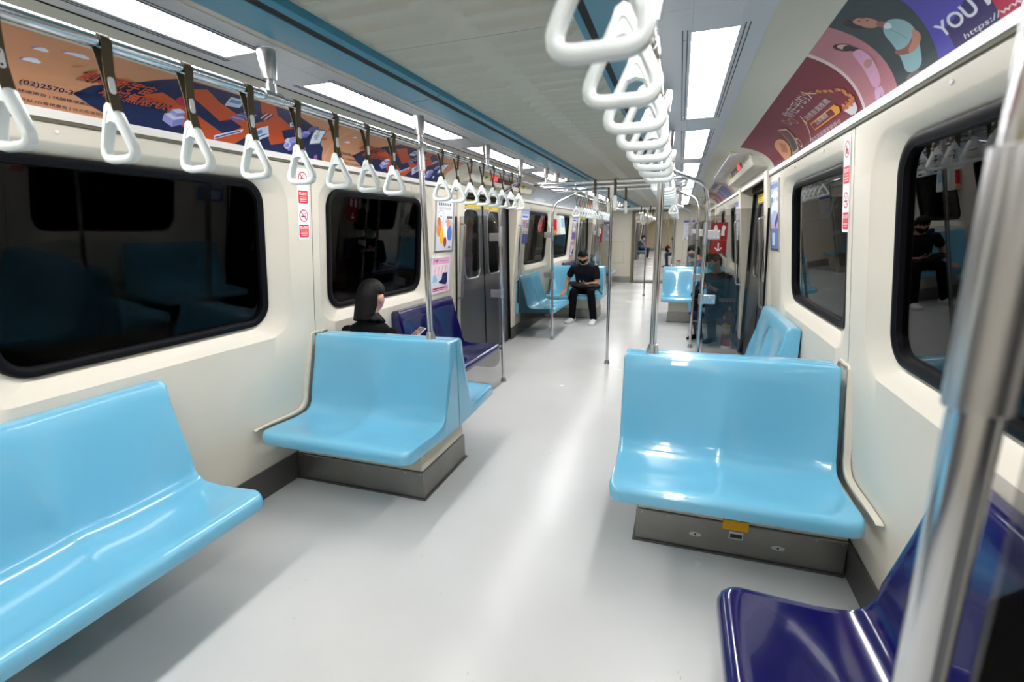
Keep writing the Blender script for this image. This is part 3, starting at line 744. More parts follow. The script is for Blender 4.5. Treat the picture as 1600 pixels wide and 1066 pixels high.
# ------------------------------------------------------------------ sliding doors
def oblong(y0, y1, z0, z1, r): return rrect(y0, y1, z0, z1, r, 6)
nd = 0
for sd, side in ((-1, 'left'), (1, 'right')):
    for di, (da, db) in enumerate(DOORS):
        X = sd*1.515; ym = (da+db)/2; nd += 1
        for li, (ya, yb) in enumerate(((da-0.02, ym-0.012), (ym+0.012, db+0.02))):
            wa, wb = (ya+0.31, yb-0.12) if li == 0 else (ya+0.12, yb-0.31)
            A = oblong(wa, wb, 0.985, 1.75, 0.11); O = outer_for(A, ya, yb, 0.02, 1.86, 6); n = len(A)
            B = oblong(wa+0.006, wb-0.006, 0.991, 1.744, 0.105)
            mb = MB(); vs = [(X, y, z) for y, z in O] + [(X, y, z) for y, z in A] + [(X+sd*0.012, y, z) for y, z in B] + [(X+sd*0.035, y, z) for y, z in O]
            fs = [(q*n+k, q*n+(k+1) % n, (q+1)*n+(k+1) % n, (q+1)*n+k) for q in range(2) for k in range(n)] + [(k, (k+1) % n, 3*n+(k+1) % n, 3*n+k) for k in range(n)]
            mb.add(vs, fs)
            leaf = struct(mb.obj('door_%d' % (2*nd-1+li), DOORM, smooth=30))
            mb = MB(); vs = [(X+sd*q, y, z) for q in (0.008, 0.016) for y, z in B]
            mb.add(vs, [tuple(range(n)), tuple(range(n, 2*n))[::-1]] + [(k, (k+1) % n, n+(k+1) % n, n+k) for k in range(n)]); mb.obj('window_pane', WGLASS, leaf, smooth=30)
            ring = [(X-sd*0.004, y, z) for y, z in A]; mb = MB(); mb.tube(ring, 0.007, 8, closed=True); mb.obj('window_rim', STEEL2 if sd < 0 else DOORM, leaf)
            e = yb if li == 0 else ya
            mb = MB(); mb.box(*sorted((X-sd*0.006, X+sd*0.03)), *((e-0.004, e+0.011) if li == 0 else (e-0.011, e+0.004)), 0.02, 1.86); mb.obj('edge_rubber', RUBBER, leaf, smooth=0)
            a = Art(); Yl = ink(232, 205, 20); y0, y1 = (ya+0.20, yb-0.05) if li == 0 else (ya+0.05, yb-0.2)
            a.rect(0, 0, y1-y0, 0.085, Yl)
            k = ink(40, 36, 10)
            a.ring(0.07, 0.043, 0.030, 0.006, k); a.line(0.05, 0.022, 0.09, 0.064, 0.006, k)
            for q in range(3): a.rect(0.14, 0.058-q*0.02, 0.14+0.16-0.03*q, 0.066-q*0.02, k)
            a.build('sticker', (lambda y0, y1: lambda p, q, f: (X-sd*(0.0006+f), (y0+p) if sd < 0 else (y1-p), 1.765+q))(y0, y1), leaf)
        # lintel and dark track above, sill below
        mb = MB(); mb.box(*sorted((sd*1.47, sd*1.60)), da, db, 1.875, 1.99); struct(mb.obj('trim_door_track_%s' % side, BLACK, smooth=0))
        mb = MB(); mb.box(*sorted((sd*1.485, sd*1.56)), da, db, 0.001, 0.016); struct(mb.obj('trim_door_sill_%s' % side, STEEL2, smooth=0))
        mb = MB()
        for y0, y1 in ((da+0.007, da+0.016), (db-0.016, db-0.007)): mb.box(*sorted((sd*1.482, sd*1.514)), y0, y1, 0.02, 1.87)
        struct(mb.obj('trim_door_seal_%s' % side, RUBBER, smooth=0))
        # grab bars
        for y, w in ((da-0.075, 'before'), (db+0.075, 'after')):
            xb = lambda z: sd*(XW(z)-0.025)
            mb = MB(); pts = fillet([(xb(1.585), y, 1.585), (xb(1.585)-sd*0.05, y, 1.575), (xb(0.83)-sd*0.05, y, 0.84), (xb(0.83), y, 0.83)], 0.03, 5)
            mb.tube(pts, 0.0095, 12); t = thing('grab_bar', 'thin vertical steel grab bar on the %s pillar %s the %s doors' % (side, w, ['first', 'second', 'rear'][di]), 'grab bar', (0,0,0), 0, 'door grab bars')
            mb.obj('bar', STEEL2, t)
            for z in (1.585, 0.83):
                mb = MB(); mb.tube([(xb(z)+sd*0.001, y, z), (xb(z)-sd*0.006, y, z)], 0.016, 14); mb.obj('flange', STEEL2, t)

# header boxes over the doors with displays, and the route strips above them
def header(sd, da, di, words):
    side = 'left' if sd < 0 else 'right'
    t = thing('door_header', 'cream header box with a display over the %s %s doors' % (side, words), 'header', (0,0,0), 0, 'door header boxes')
    ya, yb = da-0.18, da+1.9
    P = [(1.43, 1.958), (1.245, 1.982), (1.232, 1.985), (1.224, 1.993), (1.176, 2.104), (1.178, 2.115), (1.30, 2.16), (1.43, 2.16)]
    mb = MB(); mb.prism(P, lambda p, q: (sd*p[0], q, p[1]), ya, yb); mb.obj('box', CREAM, t, smooth=25, bevel=0.012, seg=3)
    p0, p1 = Vector((1.224, 1.993)), Vector((1.176, 2.104)); L = (p1-p0).length; d = (p1-p0)/L; nn = Vector((-d.y, d.x))
    if nn.x > 0: nn = -nn
    def fn(y_at):
        return lambda p, q, f: (sd*(p0.x+d.x*q+nn.x*(f+0.0015)), (y_at+p) if sd < 0 else (y_at-p), p0.y+d.y*q+nn.y*(f+0.0015))
    A = Art(); S = yb-ya; o = 0.0
    blk, red = ink(38, 10, 10), emit('led_red', (1.0, 0.03, 0.03), 2.2)
    g, yl = ink(15, 110, 60), ink(230, 215, 30)
    sp = ink(205, 203, 196)
    w0 = 0.52 if sd < 0 else 0.62
    A.rect(w0, 0.035, w0+0.98, 0.098, blk)
    A.rect(w0+0.02, 0.045, w0+0.20, 0.088, red) if sd < 0 else A.rect(w0+0.62, 0.045, w0+0.80, 0.088, red)
    dim = ink(105, 25, 22)
    for k in range(6): A.rect(w0+0.28+0.11*k if sd < 0 else w0+0.03+0.09*k, 0.052, w0+0.33+0.11*k if sd < 0 else w0+0.08+0.09*k, 0.08, dim)
    for a0, s in ((w0-0.17, 1), (w0+1.08, -1)):
        A.rect(a0, 0.035, a0+0.11, 0.09, yl); A.poly([(a0+(0.02 if s > 0 else 0.09), 0.04), (a0+(0.10 if s > 0 else 0.01), 0.062), (a0+(0.02 if s > 0 else 0.09), 0.085)], g)
    for a0 in (0.10, S-0.26):
        A.rect(a0, 0.025, a0+0.13, 0.10, sp)
        for k in range(6): A.rect(a0+0.012, 0.033+k*0.0105, a0+0.118, 0.036+k*0.0105, ink(170, 168, 162))
    A.build('display', fn(ya if sd < 0 else yb), t)
    # route strip
    b = thing('route_strip', 'long white route diagram strip above the %s %s door header' % (side, words), 'sign', (0,0,0), 0, 'route strips')
    q0, q1 = Vector((1.135, 2.087)), Vector((1.058, 2.096)); 
    mb = MB(); mb.prism([(1.14, 2.083), (1.055, 2.068), (1.053, 2.073), (1.137, 2.092)], lambda p, q: (sd*p[0], q, p[1]), ya+0.02, yb-0.03); mb.obj('board', ink(228, 228, 232), b, smooth=0)
    mb = MB(); mb.box(*sorted((sd*1.06, sd*1.14)), ya+0.05, ya+0.08, 2.085, 2.11); mb.box(*sorted((sd*1.06, sd*1.14)), yb-0.09, yb-0.06, 2.085, 2.11); mb.obj('clip', CREAM2, b, smooth=0)
    A = Art(); c0, c1 = Vector((1.14, 2.083)), Vector((1.055, 2.068)); dd = (c1-c0)/(c1-c0).length; ln = (c1-c0).length
    cols = [ink(190, 190, 198), ink(160, 165, 185), ink(200, 180, 185)]
    for k in range(16):
        for r in range(3): A.rect(0.06+k*0.12, 0.014+r*0.022, 0.06+k*0.12+random.uniform(0.04, 0.10), 0.020+r*0.022, cols[(k+r) % 3])
    A.build('route_print', lambda p, q, f: (sd*(c0.x+dd.x*q), (ya+p) if sd < 0 else (yb-p), c0.y+dd.y*q-0.0008-f), b)
for sd in (-1, 1):
    header(sd, DOORS[0][0], 0, 'first'); header(sd, DOORS[1][0], 1, 'second')

# ------------------------------------------------------------------ adverts in the coves
CUTS = [FAC*i for i in range(1, 30)]
def S(t): return s_of_t(t)
ORG, NVY, PEACH = ink(192, 80, 38), ink(24, 35, 78), ink(200, 142, 106)
LAV, PALE, DKB = ink(160, 156, 214), ink(205, 212, 236), ink(24, 30, 62)
def left_ad(ys, label):
    A = Art(); Ln = 1.548
    P = lambda y, t: (y-1.0, S(t))
    A.rect(-0.36 if ys == 1.0 else 0, 0, Ln, SLEN, PEACH)
    # clouds
    for y, t, w in ((1.09, 0.63, 0.045), (1.09, 0.80, 0.035), (1.175, 0.86, 0.07)):
        a, b = P(y, t)
        for q, m in ((-0.006, ink(120, 100, 190)), (0, ink(222, 226, 240))):
            A.poly([(a-w/2+q, b-0.008), (a+w/2+q, b-0.008), (a+w/2+q+0.004, b), (a+w*0.2+q, b+0.012), (a-w*0.15+q, b+0.010), (a-w*0.4+q, b+0.002)], m)
    # navy ground
    A.poly([P(1.235, 0.33), P(1.30, 0.22), P(1.47, 0.0), P(2.50, 0.0), P(2.53, 0.10), P(2.50, 0.36), P(2.40, 0.55), P(2.28, 0.80), P(2.05, 0.99), P(1.50, 0.98), P(1.40, 0.72), P(1.28, 0.50)], NVY)
    # orange roads
    for pts in ([(1.44, 0.52), (1.50, 0.66), (1.86, 0.20), (1.80, 0.06)], [(1.55, 0.80), (1.62, 0.92), (1.86, 0.52), (1.80, 0.42)],
                [(1.60, 0.28), (1.66, 0.34), (1.82, 0.06), (1.76, 0.02)], [(1.80, 0.06), (1.88, 0.0), (2.07, 0.52), (2.00, 0.60)],
                [(1.86, 0.99), (1.95, 0.99), (2.22, 0.30), (2.13, 0.20)], [(1.98, 0.70), (2.05, 0.80), (2.20, 0.62), (2.14, 0.50)], [(1.70, 0.66), (1.74, 0.74), (2.02, 0.42), (1.98, 0.34)]):
        A.poly([P(*p) for p in pts], ORG)
    def block(y, t, w, h, d, top, l, r):     # small isometric building
        a, b = P(y, t)
        A.poly([(a-w, b), (a, b-d), (a, b-d-h), (a-w, b-h)], l); A.poly([(a, b-d), (a+w, b), (a+w, b-h), (a, b-d-h)], r)
        A.poly([(a-w, b), (a, b+d), (a+w, b), (a, b-d)], top)
    block(1.60, 0.34, 0.045, 0.030, 0.02, PALE, LAV, ink(130, 128, 196)); block(1.605, 0.43, 0.030, 0.018, 0.013, PALE, LAV, ink(130, 128, 196))
    A.ell(*P(1.60, 0.62), 0.035, 0.032, ink(176, 48, 66))
    a, b = P(1.78, 0.84); A.poly([(a-0.045, b+0.03), (a+0.03, b+0.035), (a+0.05, b-0.035), (a-0.02, b-0.045)], PALE); A.poly([(a-0.03, b+0.012), (a+0.022, b+0.016), (a+0.03, b-0.01), (a-0.022, b-0.014)], ink(96, 150, 190))
    for k in range(6): A.rect(P(1.83, 0)[0]+k*0.008, S(0.50)+k*0.012, P(1.83, 0)[0]+0.07+k*0.008, S(0.50)+k*0.012+0.008, LAV if k % 2 else ink(108, 104, 170))
    for k in range(5): A.rect(P(1.96, 0)[0]+k*0.012, S(0.66), P(1.96, 0)[0]+k*0.012+0.008, S(0.66)+0.05, PALE if k % 2 else DKB)
    a, b = P(1.82, 0.10); A.poly([(a-0.02, b), (a+0.115, b+0.062), (a+0.115, b+0.080), (a-0.02, b+0.020)], PALE); A.line(a-0.014, b+0.010, a+0.105, b+0.066, 0.007, ink(70, 84, 150))
    a, b = P(2.02, 0.36); A.poly([(a-0.05, b), (a+0.03, b+0.06), (a+0.075, b), (a-0.005, b-0.055)], PALE); A.poly([(a-0.02, b+0.004), (a+0.012, b+0.028), (a+0.028, b+0.008), (a-0.004, b-0.018)], ink(88, 140, 196)); A.line(a+0.0, b-0.03, a+0.055, b+0.01, 0.008, ink(70, 84, 150))
    a, b = P(2.17, 0.72); A.poly([(a-0.03, b+0.004), (a, b+0.03), (a+0.03, b), (a, b-0.028)], PALE); A.poly([(a-0.017, b+0.002), (a, b+0.016), (a+0.017, b), (a, b-0.015)], ink(70, 120, 170))
    block(2.26, 0.40, 0.050, 0.050, 0.022, LAV, ink(140, 136, 205), ink(110, 106, 180)); block(2.30, 0.62, 0.030, 0.035, 0.014, LAV, ink(140, 136, 205), ink(110, 106, 180))
    A.ell(*P(2.22, 0.36), 0.014, 0.014, PALE); A.ring(*P(2.235, 0.26), 0.020, 0.006, PALE)
    A.ell(*P(2.31, 0.74), 0.030, 0.030, ink(104, 96, 150)); A.ell(*P(2.36, 0.24), 0.012, 0.012, PALE); A.ell(*P(2.47, 0.14), 0.015, 0.015, ink(150, 92, 160))
    # signboard
    a, b = P(2.385, 0.60); A.poly([(a-0.065, b+0.055), (a+0.015, b+0.068), (a+0.075, b-0.05), (a-0.005, b-0.075)], ink(70, 110, 160)); A.poly([(a-0.055, b+0.048), (a+0.012, b+0.058), (a+0.062, b-0.045), (a-0.003, b-0.066)], ink(240, 240, 246))
    A.text('ETtoday', a-0.042, b+0.038, 0.018, ink(60, 60, 70), width=0.075, rot=-0.75); A.text('新聞雲', a-0.024, b-0.002, 0.020, DKB, width=0.052, rot=-0.75)
    A.poly([P(2.36, 0.93), P(2.42, 0.99), P(2.46, 0.86), P(2.40, 0.80)], ORG)
    A.rect(*P(2.44, 0.55), *P(2.47, 0.60), ORG)
    # headline with a dark edge
    for dx, dy, m, bo in ((-0.008, -0.006, DKB, 0.03), (0, 0, ORG, 0.015)):
        A.text('創意新宇宙', P(1.225, 0)[0]+dx, S(0.55)+dy, 0.058, m, shear=0.30, width=0.235, bold=bo)
        A.text('場域無限FUN', P(1.30, 0)[0]+dx, S(0.38)+dy, 0.050, m, shear=0.30, width=0.265, bold=bo)
    for k in range(4): A.line(P(1.19+0.05*k, 0)[0], S(0.70), P(1.215+0.05*k, 0)[0], S(0.74), 0.005, ink(190, 120, 70))
    # contact lines
    A.text('(02)2570-3000', 0.085, S(0.30), 0.022, DKB, width=0.20, bold=0.01)
    A.text('捷運廣告 | 桃園捷運廣告', 0.085, S(0.20)+0.004, 0.0125, DKB, width=0.21)
    A.text('戶外&LED電視廣告 | 台北街道傢俱', 0.075, S(0.12), 0.0125, DKB, width=0.272)
    o = A.build('cove_advert', lambda p, q, f: cove_pt(-1, ys+p, q, 0.001+f), None, CUTS)
    return tag(o, label, 'advert', 'orange and navy cove adverts')
left_ad(1.0, 'orange and navy cityscape advert in the left cove, nearest the camera')
left_ad(2.551, 'orange and navy cityscape advert in the left cove, ending at the first door header')

def right_ad():
    A = Art(); R0 = 4.20                       # reading runs from far to near on this wall
    P = lambda y, t: (R0-y, S(t))
    MAR, PINK, DRK, VIO = ink(122, 36, 52), ink(186, 122, 132), ink(56, 68, 72), ink(84, 76, 176)
    A.rect(0, 0, R0-0.62, SLEN, VIO)
    A.rect(*P(1.66, 0)[:1], 0, P(1.47, 0)[0], SLEN, VIO)
    A.poly([P(1.655, 0), P(1.655, 0.30), P(1.60, 0.32), P(1.46, 0.45), P(1.46, 0)], ink(52, 42, 96))
    A.rect(P(1.465, 0)[0], 0, P(0.95, 0)[0], SLEN, ink(176, 38, 68)); A.rect(P(0.95, 0)[0], 0, P(0.62, 0)[0], SLEN, VIO)
    def arch(yb, yt, m):                        # everything beyond an arched edge
        pts = [(0, 0), P(yb, 0)]
        for k in range(1, 11): u = k/10; pts.append(P(yb + (yt-yb)*(1-math.cos(u*PI/2)), u))
        A.poly(pts + [(0, SLEN)], m)
    arch(1.74, 1.56, DRK); arch(2.01, 1.86, PINK)
    arch(2.30, 2.10, ink(222, 200, 202)); arch(2.325, 2.13, MAR)
    # purple cloth above the slogan
    A.poly([P(1.60, 0.99), P(1.50, 0.55), P(1.44, 0.42), P(1.40, 0.62), P(1.36, 0.99)], ink(120, 84, 150)); A.poly([P(1.50, 0.55), P(1.44, 0.42), P(1.40, 0.62)], ink(60, 40, 80))
    WH = ink(225, 225, 235)
    A.text('YOU MIGHT LIKE', P(1.684, 0)[0], S(0.24), 0.040, WH, width=0.62, bold=0.02)
    A.text('https://www.so-shop', P(1.602, 0)[0], S(0.105), 0.017, WH, width=0.43)
    # man with folded arms, lying along the panel
    SK, SK2, SH = ink(196, 138, 118), ink(150, 98, 84), ink(150, 186, 192)
    def fig(y, t, pts, m): A.blob([P(y+dy, t+dt) for dy, dt in pts], m)
    fig(1.80, 0.80, [(0.035, 0.05), (0.0, 0.09), (-0.03, 0.06), (-0.03, -0.06), (0.0, -0.10), (0.03, -0.08)], SK)
    fig(1.825, 0.82, [(0.03, 0.06), (-0.005, 0.12), (-0.04, 0.09), (-0.005, 0.05), (0.005, -0.05), (0.02, -0.04)], ink(40, 32, 32))
    A.blob([P(1.775, 0.74), P(1.765, 0.66), P(1.80, 0.62), P(1.81, 0.72)], SK2)
    A.blob([P(1.79, 0.68), P(1.745, 0.68), P(1.72, 0.58), P(1.745, 0.42), P(1.79, 0.30), P(1.83, 0.12), P(1.93, 0.16), P(1.90, 0.34), P(1.87, 0.50), P(1.84, 0.62)], SH)
    A.blob([P(1.745, 0.46), P(1.755, 0.36), P(1.83, 0.30), P(1.90, 0.36), P(1.905, 0.44), P(1.84, 0.38), P(1.785, 0.42)], SK2)
    A.blob([P(1.83, 0.12), P(1.93, 0.16), P(1.96, 0.0), P(1.86, 0.0)], ink(120, 106, 112))
    A.blob([P(1.745, 0.50), P(1.735, 0.40), P(1.775, 0.33), P(1.84, 0.30), P(1.85, 0.35), P(1.785, 0.40)], SK)
    A.line(*P(1.80, 0.64), *P(1.80, 0.44), 0.003, ink(110, 146, 154)); A.blob([P(1.785, 0.68), P(1.76, 0.66), P(1.79, 0.60), P(1.81, 0.65)], ink(226, 232, 232))
    for yy, tt in ((1.797, 0.845), (1.785, 0.80)): A.ell(*P(yy, tt), 0.005, 0.003, ink(40, 30, 30), 10)
    A.ell(*P(1.775, 0.845), 0.004, 0.008, ink(150, 70, 70), 10)
    # woman in pink
    A.ell(*P(2.005, 0.80), 0.032, 0.030, ink(52, 36, 38)); A.ell(*P(2.00, 0.79), 0.022, 0.024, ink(214, 168, 158))
    A.blob([P(2.03, 0.80), P(2.01, 0.66), P(1.99, 0.62), P(1.985, 0.70), P(1.975, 0.80)], ink(52, 36, 38))
    A.blob([P(2.01, 0.70), P(1.98, 0.68), P(2.00, 0.56), P(2.05, 0.40), P(2.10, 0.22), P(2.17, 0.24), P(2.14, 0.40), P(2.085, 0.58), P(2.04, 0.70)], ink(216, 160, 190))
    A.blob([P(2.01, 0.52), P(2.06, 0.46), P(2.10, 0.48), P(2.08, 0.54), P(2.04, 0.56)], ink(190, 140, 132))
    A.blob([P(2.11, 0.22), P(2.165, 0.24), P(2.20, 0.06), P(2.17, 0.04)], ink(212, 168, 200)); A.blob([P(2.10, 0.22), P(2.13, 0.22), P(2.14, 0.05), P(2.11, 0.05)], ink(212, 168, 200))
    # snacks stream, bowl
    TAN = ink(206, 132, 74)
    for k in range(34):
        u = k/33; y = 2.60-0.34*math.sin(u*1.5)+0.10*u*u+random.uniform(-0.015, 0.015)*(1+u); t = 0.80-0.56*u+random.uniform(-0.03, 0.03)
        a, b = P(y+0.02, t); A.ell(a, b, random.uniform(0.008, 0.016), random.uniform(0.006, 0.011), TAN if k % 3 else ink(170, 92, 50), 10)
    A.poly([P(2.50, 0.24), P(2.355, 0.26), P(2.36, 0.15), P(2.40, 0.10), P(2.45, 0.12)], ink(214, 206, 210))
    for k in range(9): A.ell(*P(2.37+0.014*k, 0.27+0.03*math.sin(k*2)), 0.014, 0.010, TAN if k % 2 else ink(186, 96, 60), 10)
    A.text('你在乎的人', P(3.02, 0)[0], S(0.66), 0.062, ink(216, 208, 206), width=0.50, shear=0.15)
    A.text('送禮首選推薦', P(2.93, 0)[0], S(0.455), 0.030, ink(214, 196, 196), width=0.40)
    YE = ink(226, 152, 48)
    A.ell(*P(2.965, 0.475), 0.016, 0.014, YE)
    a0, b0 = P(2.945, 0.26); a1, b1 = P(2.535, 0.385)
    A.line(a0, b0, a1, b0, 0.006, YE); A.line(a0, b1, a1, b1, 0.006, YE); A.line(a0, b0, a0, b1, 0.006, YE); A.line(a1, b0, a1, b1, 0.006, YE)
    A.poly([(a1-0.06, b0), (a1, b0), (a1+0.025, b0+0.02), (a1+0.025, b1-0.02), (a1, b1), (a1-0.06, b1)], YE)
    A.text('立即購買', a0+0.07, b0+0.012, 0.026, ink(226, 210, 210), width=0.20)
    A.text('官方商城獨家優惠中', P(3.08, 0)[0], S(0.10), 0.022, ink(214, 180, 190), width=0.50)
    # pretzel, bottle box and hand
    A.ring(*P(3.05, 0.62), 0.03, 0.008, ink(190, 140, 110)); A.ring(*P(3.12, 0.68), 0.03, 0.008, ink(190, 140, 110))
    A.poly([P(3.36, 0.70), P(3.25, 0.62), P(3.38, 0.12), P(3.56, 0.10)], ink(196, 160, 128)); A.poly([P(3.37, 0.66), P(3.28, 0.58), P(3.40, 0.16), P(3.53, 0.14)], ink(66, 66, 68)); A.poly([P(3.38, 0.60), P(3.33, 0.56), P(3.40, 0.36), P(3.46, 0.36)], ink(124, 40, 52))
    A.ring(*P(3.30, 0.24), 0.034, 0.010, ink(214, 170, 150)); A.blob([P(3.56, 0.60), P(3.48, 0.42), P(3.60, 0.06), P(3.82, 0.06), P(3.84, 0.50)], ink(206, 146, 112)); A.poly([P(3.62, 0.50), P(3.56, 0.38), P(3.64, 0.20), P(3.76, 0.30)], ink(176, 106, 60))
    A.line(*P(2.92, 0.60), *P(3.10, 0.12), 0.006, ink(226, 214, 214))
    o = A.build('cove_advert', lambda p, q, f: cove_pt(1, R0-p, q, 0.001+f), None, CUTS)
    return tag(o, 'maroon, pink and violet shop advert with two figures in the right cove', 'advert')
right_ad()
def far_ad():
    A = Art(); cols = [ink(96, 64, 62), ink(150, 96, 76), ink(122, 44, 60), ink(92, 92, 150), ink(70, 80, 120)]
    A.rect(0, 0, 3.2, SLEN, ink(166, 130, 118))
    for k, (a, w, b0, b1) in enumerate(((0.1, 0.5, 0.02, 0.16), (0.1, 0.5, 0.2, 0.33), (0.75, 0.6, 0.02, 0.3), (1.5, 0.5, 0.04, 0.2), (2.1, 0.8, 0.02, 0.32))): A.rect(a, b0, a+w, b1, cols[k])
    for k in range(7): A.rect(1.55+0.2*k, 0.22, 1.68+0.2*k, 0.26, ink(214, 190, 160))
    tag(A.build('cove_advert', lambda p, q, f: cove_pt(1, 10.2-p, q, 0.001+f), None, CUTS), 'brown and violet advert in the right cove beyond the first doors', 'advert')
far_ad()
A = Art(); A.rect(0, 0, 3.2, SLEN, ink(196, 200, 206)); A.line(1.2, 0.06, 1.32, 0.30, 0.02, ink(40, 40, 44)); A.line(2.2, 0.06, 2.4, 0.30, 0.015, ink(90, 90, 96)); A.ell(0.55, 0.06, 0.3, 0.03, ink(226, 228, 232))
tag(A.build('cove_advert', lambda p, q, f: cove_pt(-1, 6.8+p, q, 0.001+f), None, CUTS), 'silvery grey advert in the left cove beyond the first doors', 'advert')

# ------------------------------------------------------------------ posters, stickers and signs on the walls
def wallfn(sd, y0, z0, off=0.002):         # a reads left to right as seen from inside
    return lambda p, q, f: wp(sd, (y0+p) if sd < 0 else (y0-p), z0+q, off+f)
def framed(name, label, cat, sd, y0, z0, w, h, fill, group=None, fm=None):
    t = thing(name, label, cat, (0,0,0), 0, group)
    mb = MB(); e = 0.012
    def bar(a0, a1, b0, b1):
        f0 = wallfn(sd, y0, z0, 0.0005); vs = [f0(a, b, f) for f in (0, 0.007) for a, b in ((a0, b0), (a1, b0), (a1, b1), (a0, b1))]
        mb.add(vs, [(0,1,2,3), (7,6,5,4), (0,1,5,4), (1,2,6,5), (2,3,7,6), (3,0,4,7)])
    bar(-e, w+e, -e, 0.002); bar(-e, w+e, h-0.002, h+e); bar(-e, 0.002, 0, h); bar(w-0.002, w+e, 0, h)
    mb.obj('frame', fm or STEEL2, t, smooth=0)
    A = Art(); fill(A, w, h); A.build('print', wallfn(sd, y0, z0), t); return t
K = ink(50, 50, 60); GR = ink(150, 150, 158)
def poster_cartoon(A, w, h):
    A.rect(0, 0, w, h, ink(222, 222, 232)); A.rect(0.01, 0.01, w-0.01, h*0.55, ink(206, 206, 216))
    for k in range(7): A.rect(0.05+k*0.038, h-0.065, 0.075+k*0.038, h-0.04, K)
    for k in range(2): A.rect(0.05, h-0.085-k*0.012, w-0.06, h-0.08-k*0.012, GR)
    A.ell(0.10, h*0.66, 0.066, 0.055, K); A.ell(0.10, h*0.66, 0.062, 0.051, ink(240, 240, 246)); A.rect(0.07, h*0.655, 0.13, h*0.67, GR)
    A.rect(0.22, h*0.62, w-0.02, h*0.67, ink(80, 80, 92)); A.rect(0.19, h*0.40, w-0.03, h*0.60, ink(180, 180, 190))
    for a, b, r1, r2, m in ((0.07, 0.20, 0.05, 0.07, ink(210, 130, 60)), (0.13, 0.13, 0.05, 0.07, ink(232, 178, 40)), (0.20, 0.18, 0.05, 0.08, ink(240, 240, 244)), (0.275, 0.16, 0.05, 0.07, ink(80, 120, 200)), (0.19, 0.08, 0.03, 0.05, ink(160, 50, 70)), (0.24, 0.25, 0.035, 0.04, ink(226, 150, 110)), (0.06, 0.27, 0.035, 0.035, ink(190, 110, 60))):
        A.ell(a*w/0.34, b, r1*w/0.34, r2, m)
    A.rect(w*0.75, 0.02, w*0.9, 0.035, K)
def poster_priority(A, w, h):
    PK = ink(240, 176, 204)
    A.rect(0, 0, w, h, ink(232, 230, 240)); A.rect(0, h-0.062, w, h, PK); A.rect(0, 0, w, 0.052, PK)
    A.text('博愛座', 0.035, h-0.048, 0.032, ink(40, 34, 90), width=0.10, bold=0.03); A.text('Priority Seats', 0.155, h-0.040, 0.016, ink(70, 50, 110), width=w-0.18)
    A.rect(0.03, h-0.165, w-0.03, h-0.075, PK); A.rect(0.034, h-0.161, w-0.034, h-0.079, ink(246, 226, 236))
    for k in range(4): A.line(0.055+k*(w-0.1)/3.6, h-0.155, 0.075+k*(w-0.1)/3.6, h-0.09, 0.010, ink(226, 120, 150)); A.ell(0.08+k*(w-0.1)/3.6, h-0.09, 0.007, 0.007, ink(226, 120, 150))
    LB = ink(150, 205, 236); A.poly([(0.02, 0.10), (0.10, 0.10), (0.12, 0.115), (0.085, 0.125), (0.075, 0.165), (0.03, 0.165)], LB)
    NB = ink(24, 36, 92); A.poly([(0.15, 0.085), (w-0.06, 0.058), (w-0.03, 0.09), (w-0.035, 0.175), (0.225, 0.178), (0.205, 0.115), (0.155, 0.105)], NB); A.line(0.24, 0.13, 0.30, 0.135, 0.004, ink(90, 96, 150))
    A.rect(0.035, 0.030, w-0.05, 0.040, ink(120, 40, 80)); A.rect(0.035, 0.014, w-0.12, 0.021, ink(160, 90, 120))
def poster_blue(A, w, h):
    A.rect(0, 0, w, h, ink(170, 186, 220)); A.rect(0, 0, w, h*0.30, ink(90, 120, 176)); A.rect(0, h*0.30, w, h*0.36, ink(206, 166, 186)); A.rect(0.15*w, h*0.05, 0.5*w, h*0.24, ink(196, 206, 228))
    A.poly([(0, h*0.62), (w*0.6, h*0.74), (w, h*0.66), (w, h*0.52), (w*0.4, h*0.58), (0, h*0.50)], ink(226, 230, 240)); A.poly([(0, h*0.8), (w*0.5, h*0.88), (w, h*0.8), (w, h*0.77), (0, h*0.74)], ink(230, 234, 244)); A.rect(0, h*0.90, w, h*0.97, ink(90, 110, 170))
    for k in range(6): A.ell(w*(0.52+0.07*k), h*(0.36+0.025*k), 0.02, 0.03, ink(70, 56, 110), 12)
    A.poly([(0, h*0.68), (w*0.28, h*0.72), (w*0.22, h*0.78), (0, h*0.78)], ink(110, 150, 150))
def poster_notice(A, w, h):
    A.rect(0, 0, w, h, ink(214, 218, 236)); A.rect(0, 0, w, h*0.28, ink(84, 92, 168)); A.rect(0, h*0.30, w, h*0.36, ink(206, 170, 120)); A.rect(0, h*0.86, w, h, ink(150, 168, 220))
    A.rect(w*0.1, h*0.76, w*0.9, h*0.82, ink(60, 90, 180)); A.ell(w*0.2, h*0.12, 0.03, 0.03, ink(216, 60, 110)); A.rect(w*0.1, h*0.66, w*0.9, h*0.70, ink(226, 150, 150))
    for k in range(4): A.rect(w*0.1, h*(0.62-0.05*k), w*0.65, h*(0.64-0.05*k), ink(120, 124, 150))
    A.rect(w*0.72, h*0.44, w*0.92, h*0.62, ink(190, 110, 120))
def poster_map(A, w, h):
    A.rect(0, 0, w, h, ink(224, 226, 236)); A.rect(0, h-0.06, w, h, ink(92, 96, 180)); LN = ink(168, 172, 200)
    for k in range(7): A.rect(0.03, h-0.11-k*0.052, w-0.03-0.05*(k % 3), h-0.10-k*0.052, LN)
    A.line(0.04, 0.06, w-0.05, h*0.6, 0.008, ink(120, 140, 196)); A.line(0.05, h*0.55, w-0.08, 0.08, 0.008, ink(196, 150, 160)); A.rect(0.03, 0.02, 0.09, 0.035, K)
framed('poster', 'white cartoon poster in a thin frame on the left wall above the priority bench', 'poster', -1, 4.03, 1.335, 0.355, 0.475, poster_cartoon)
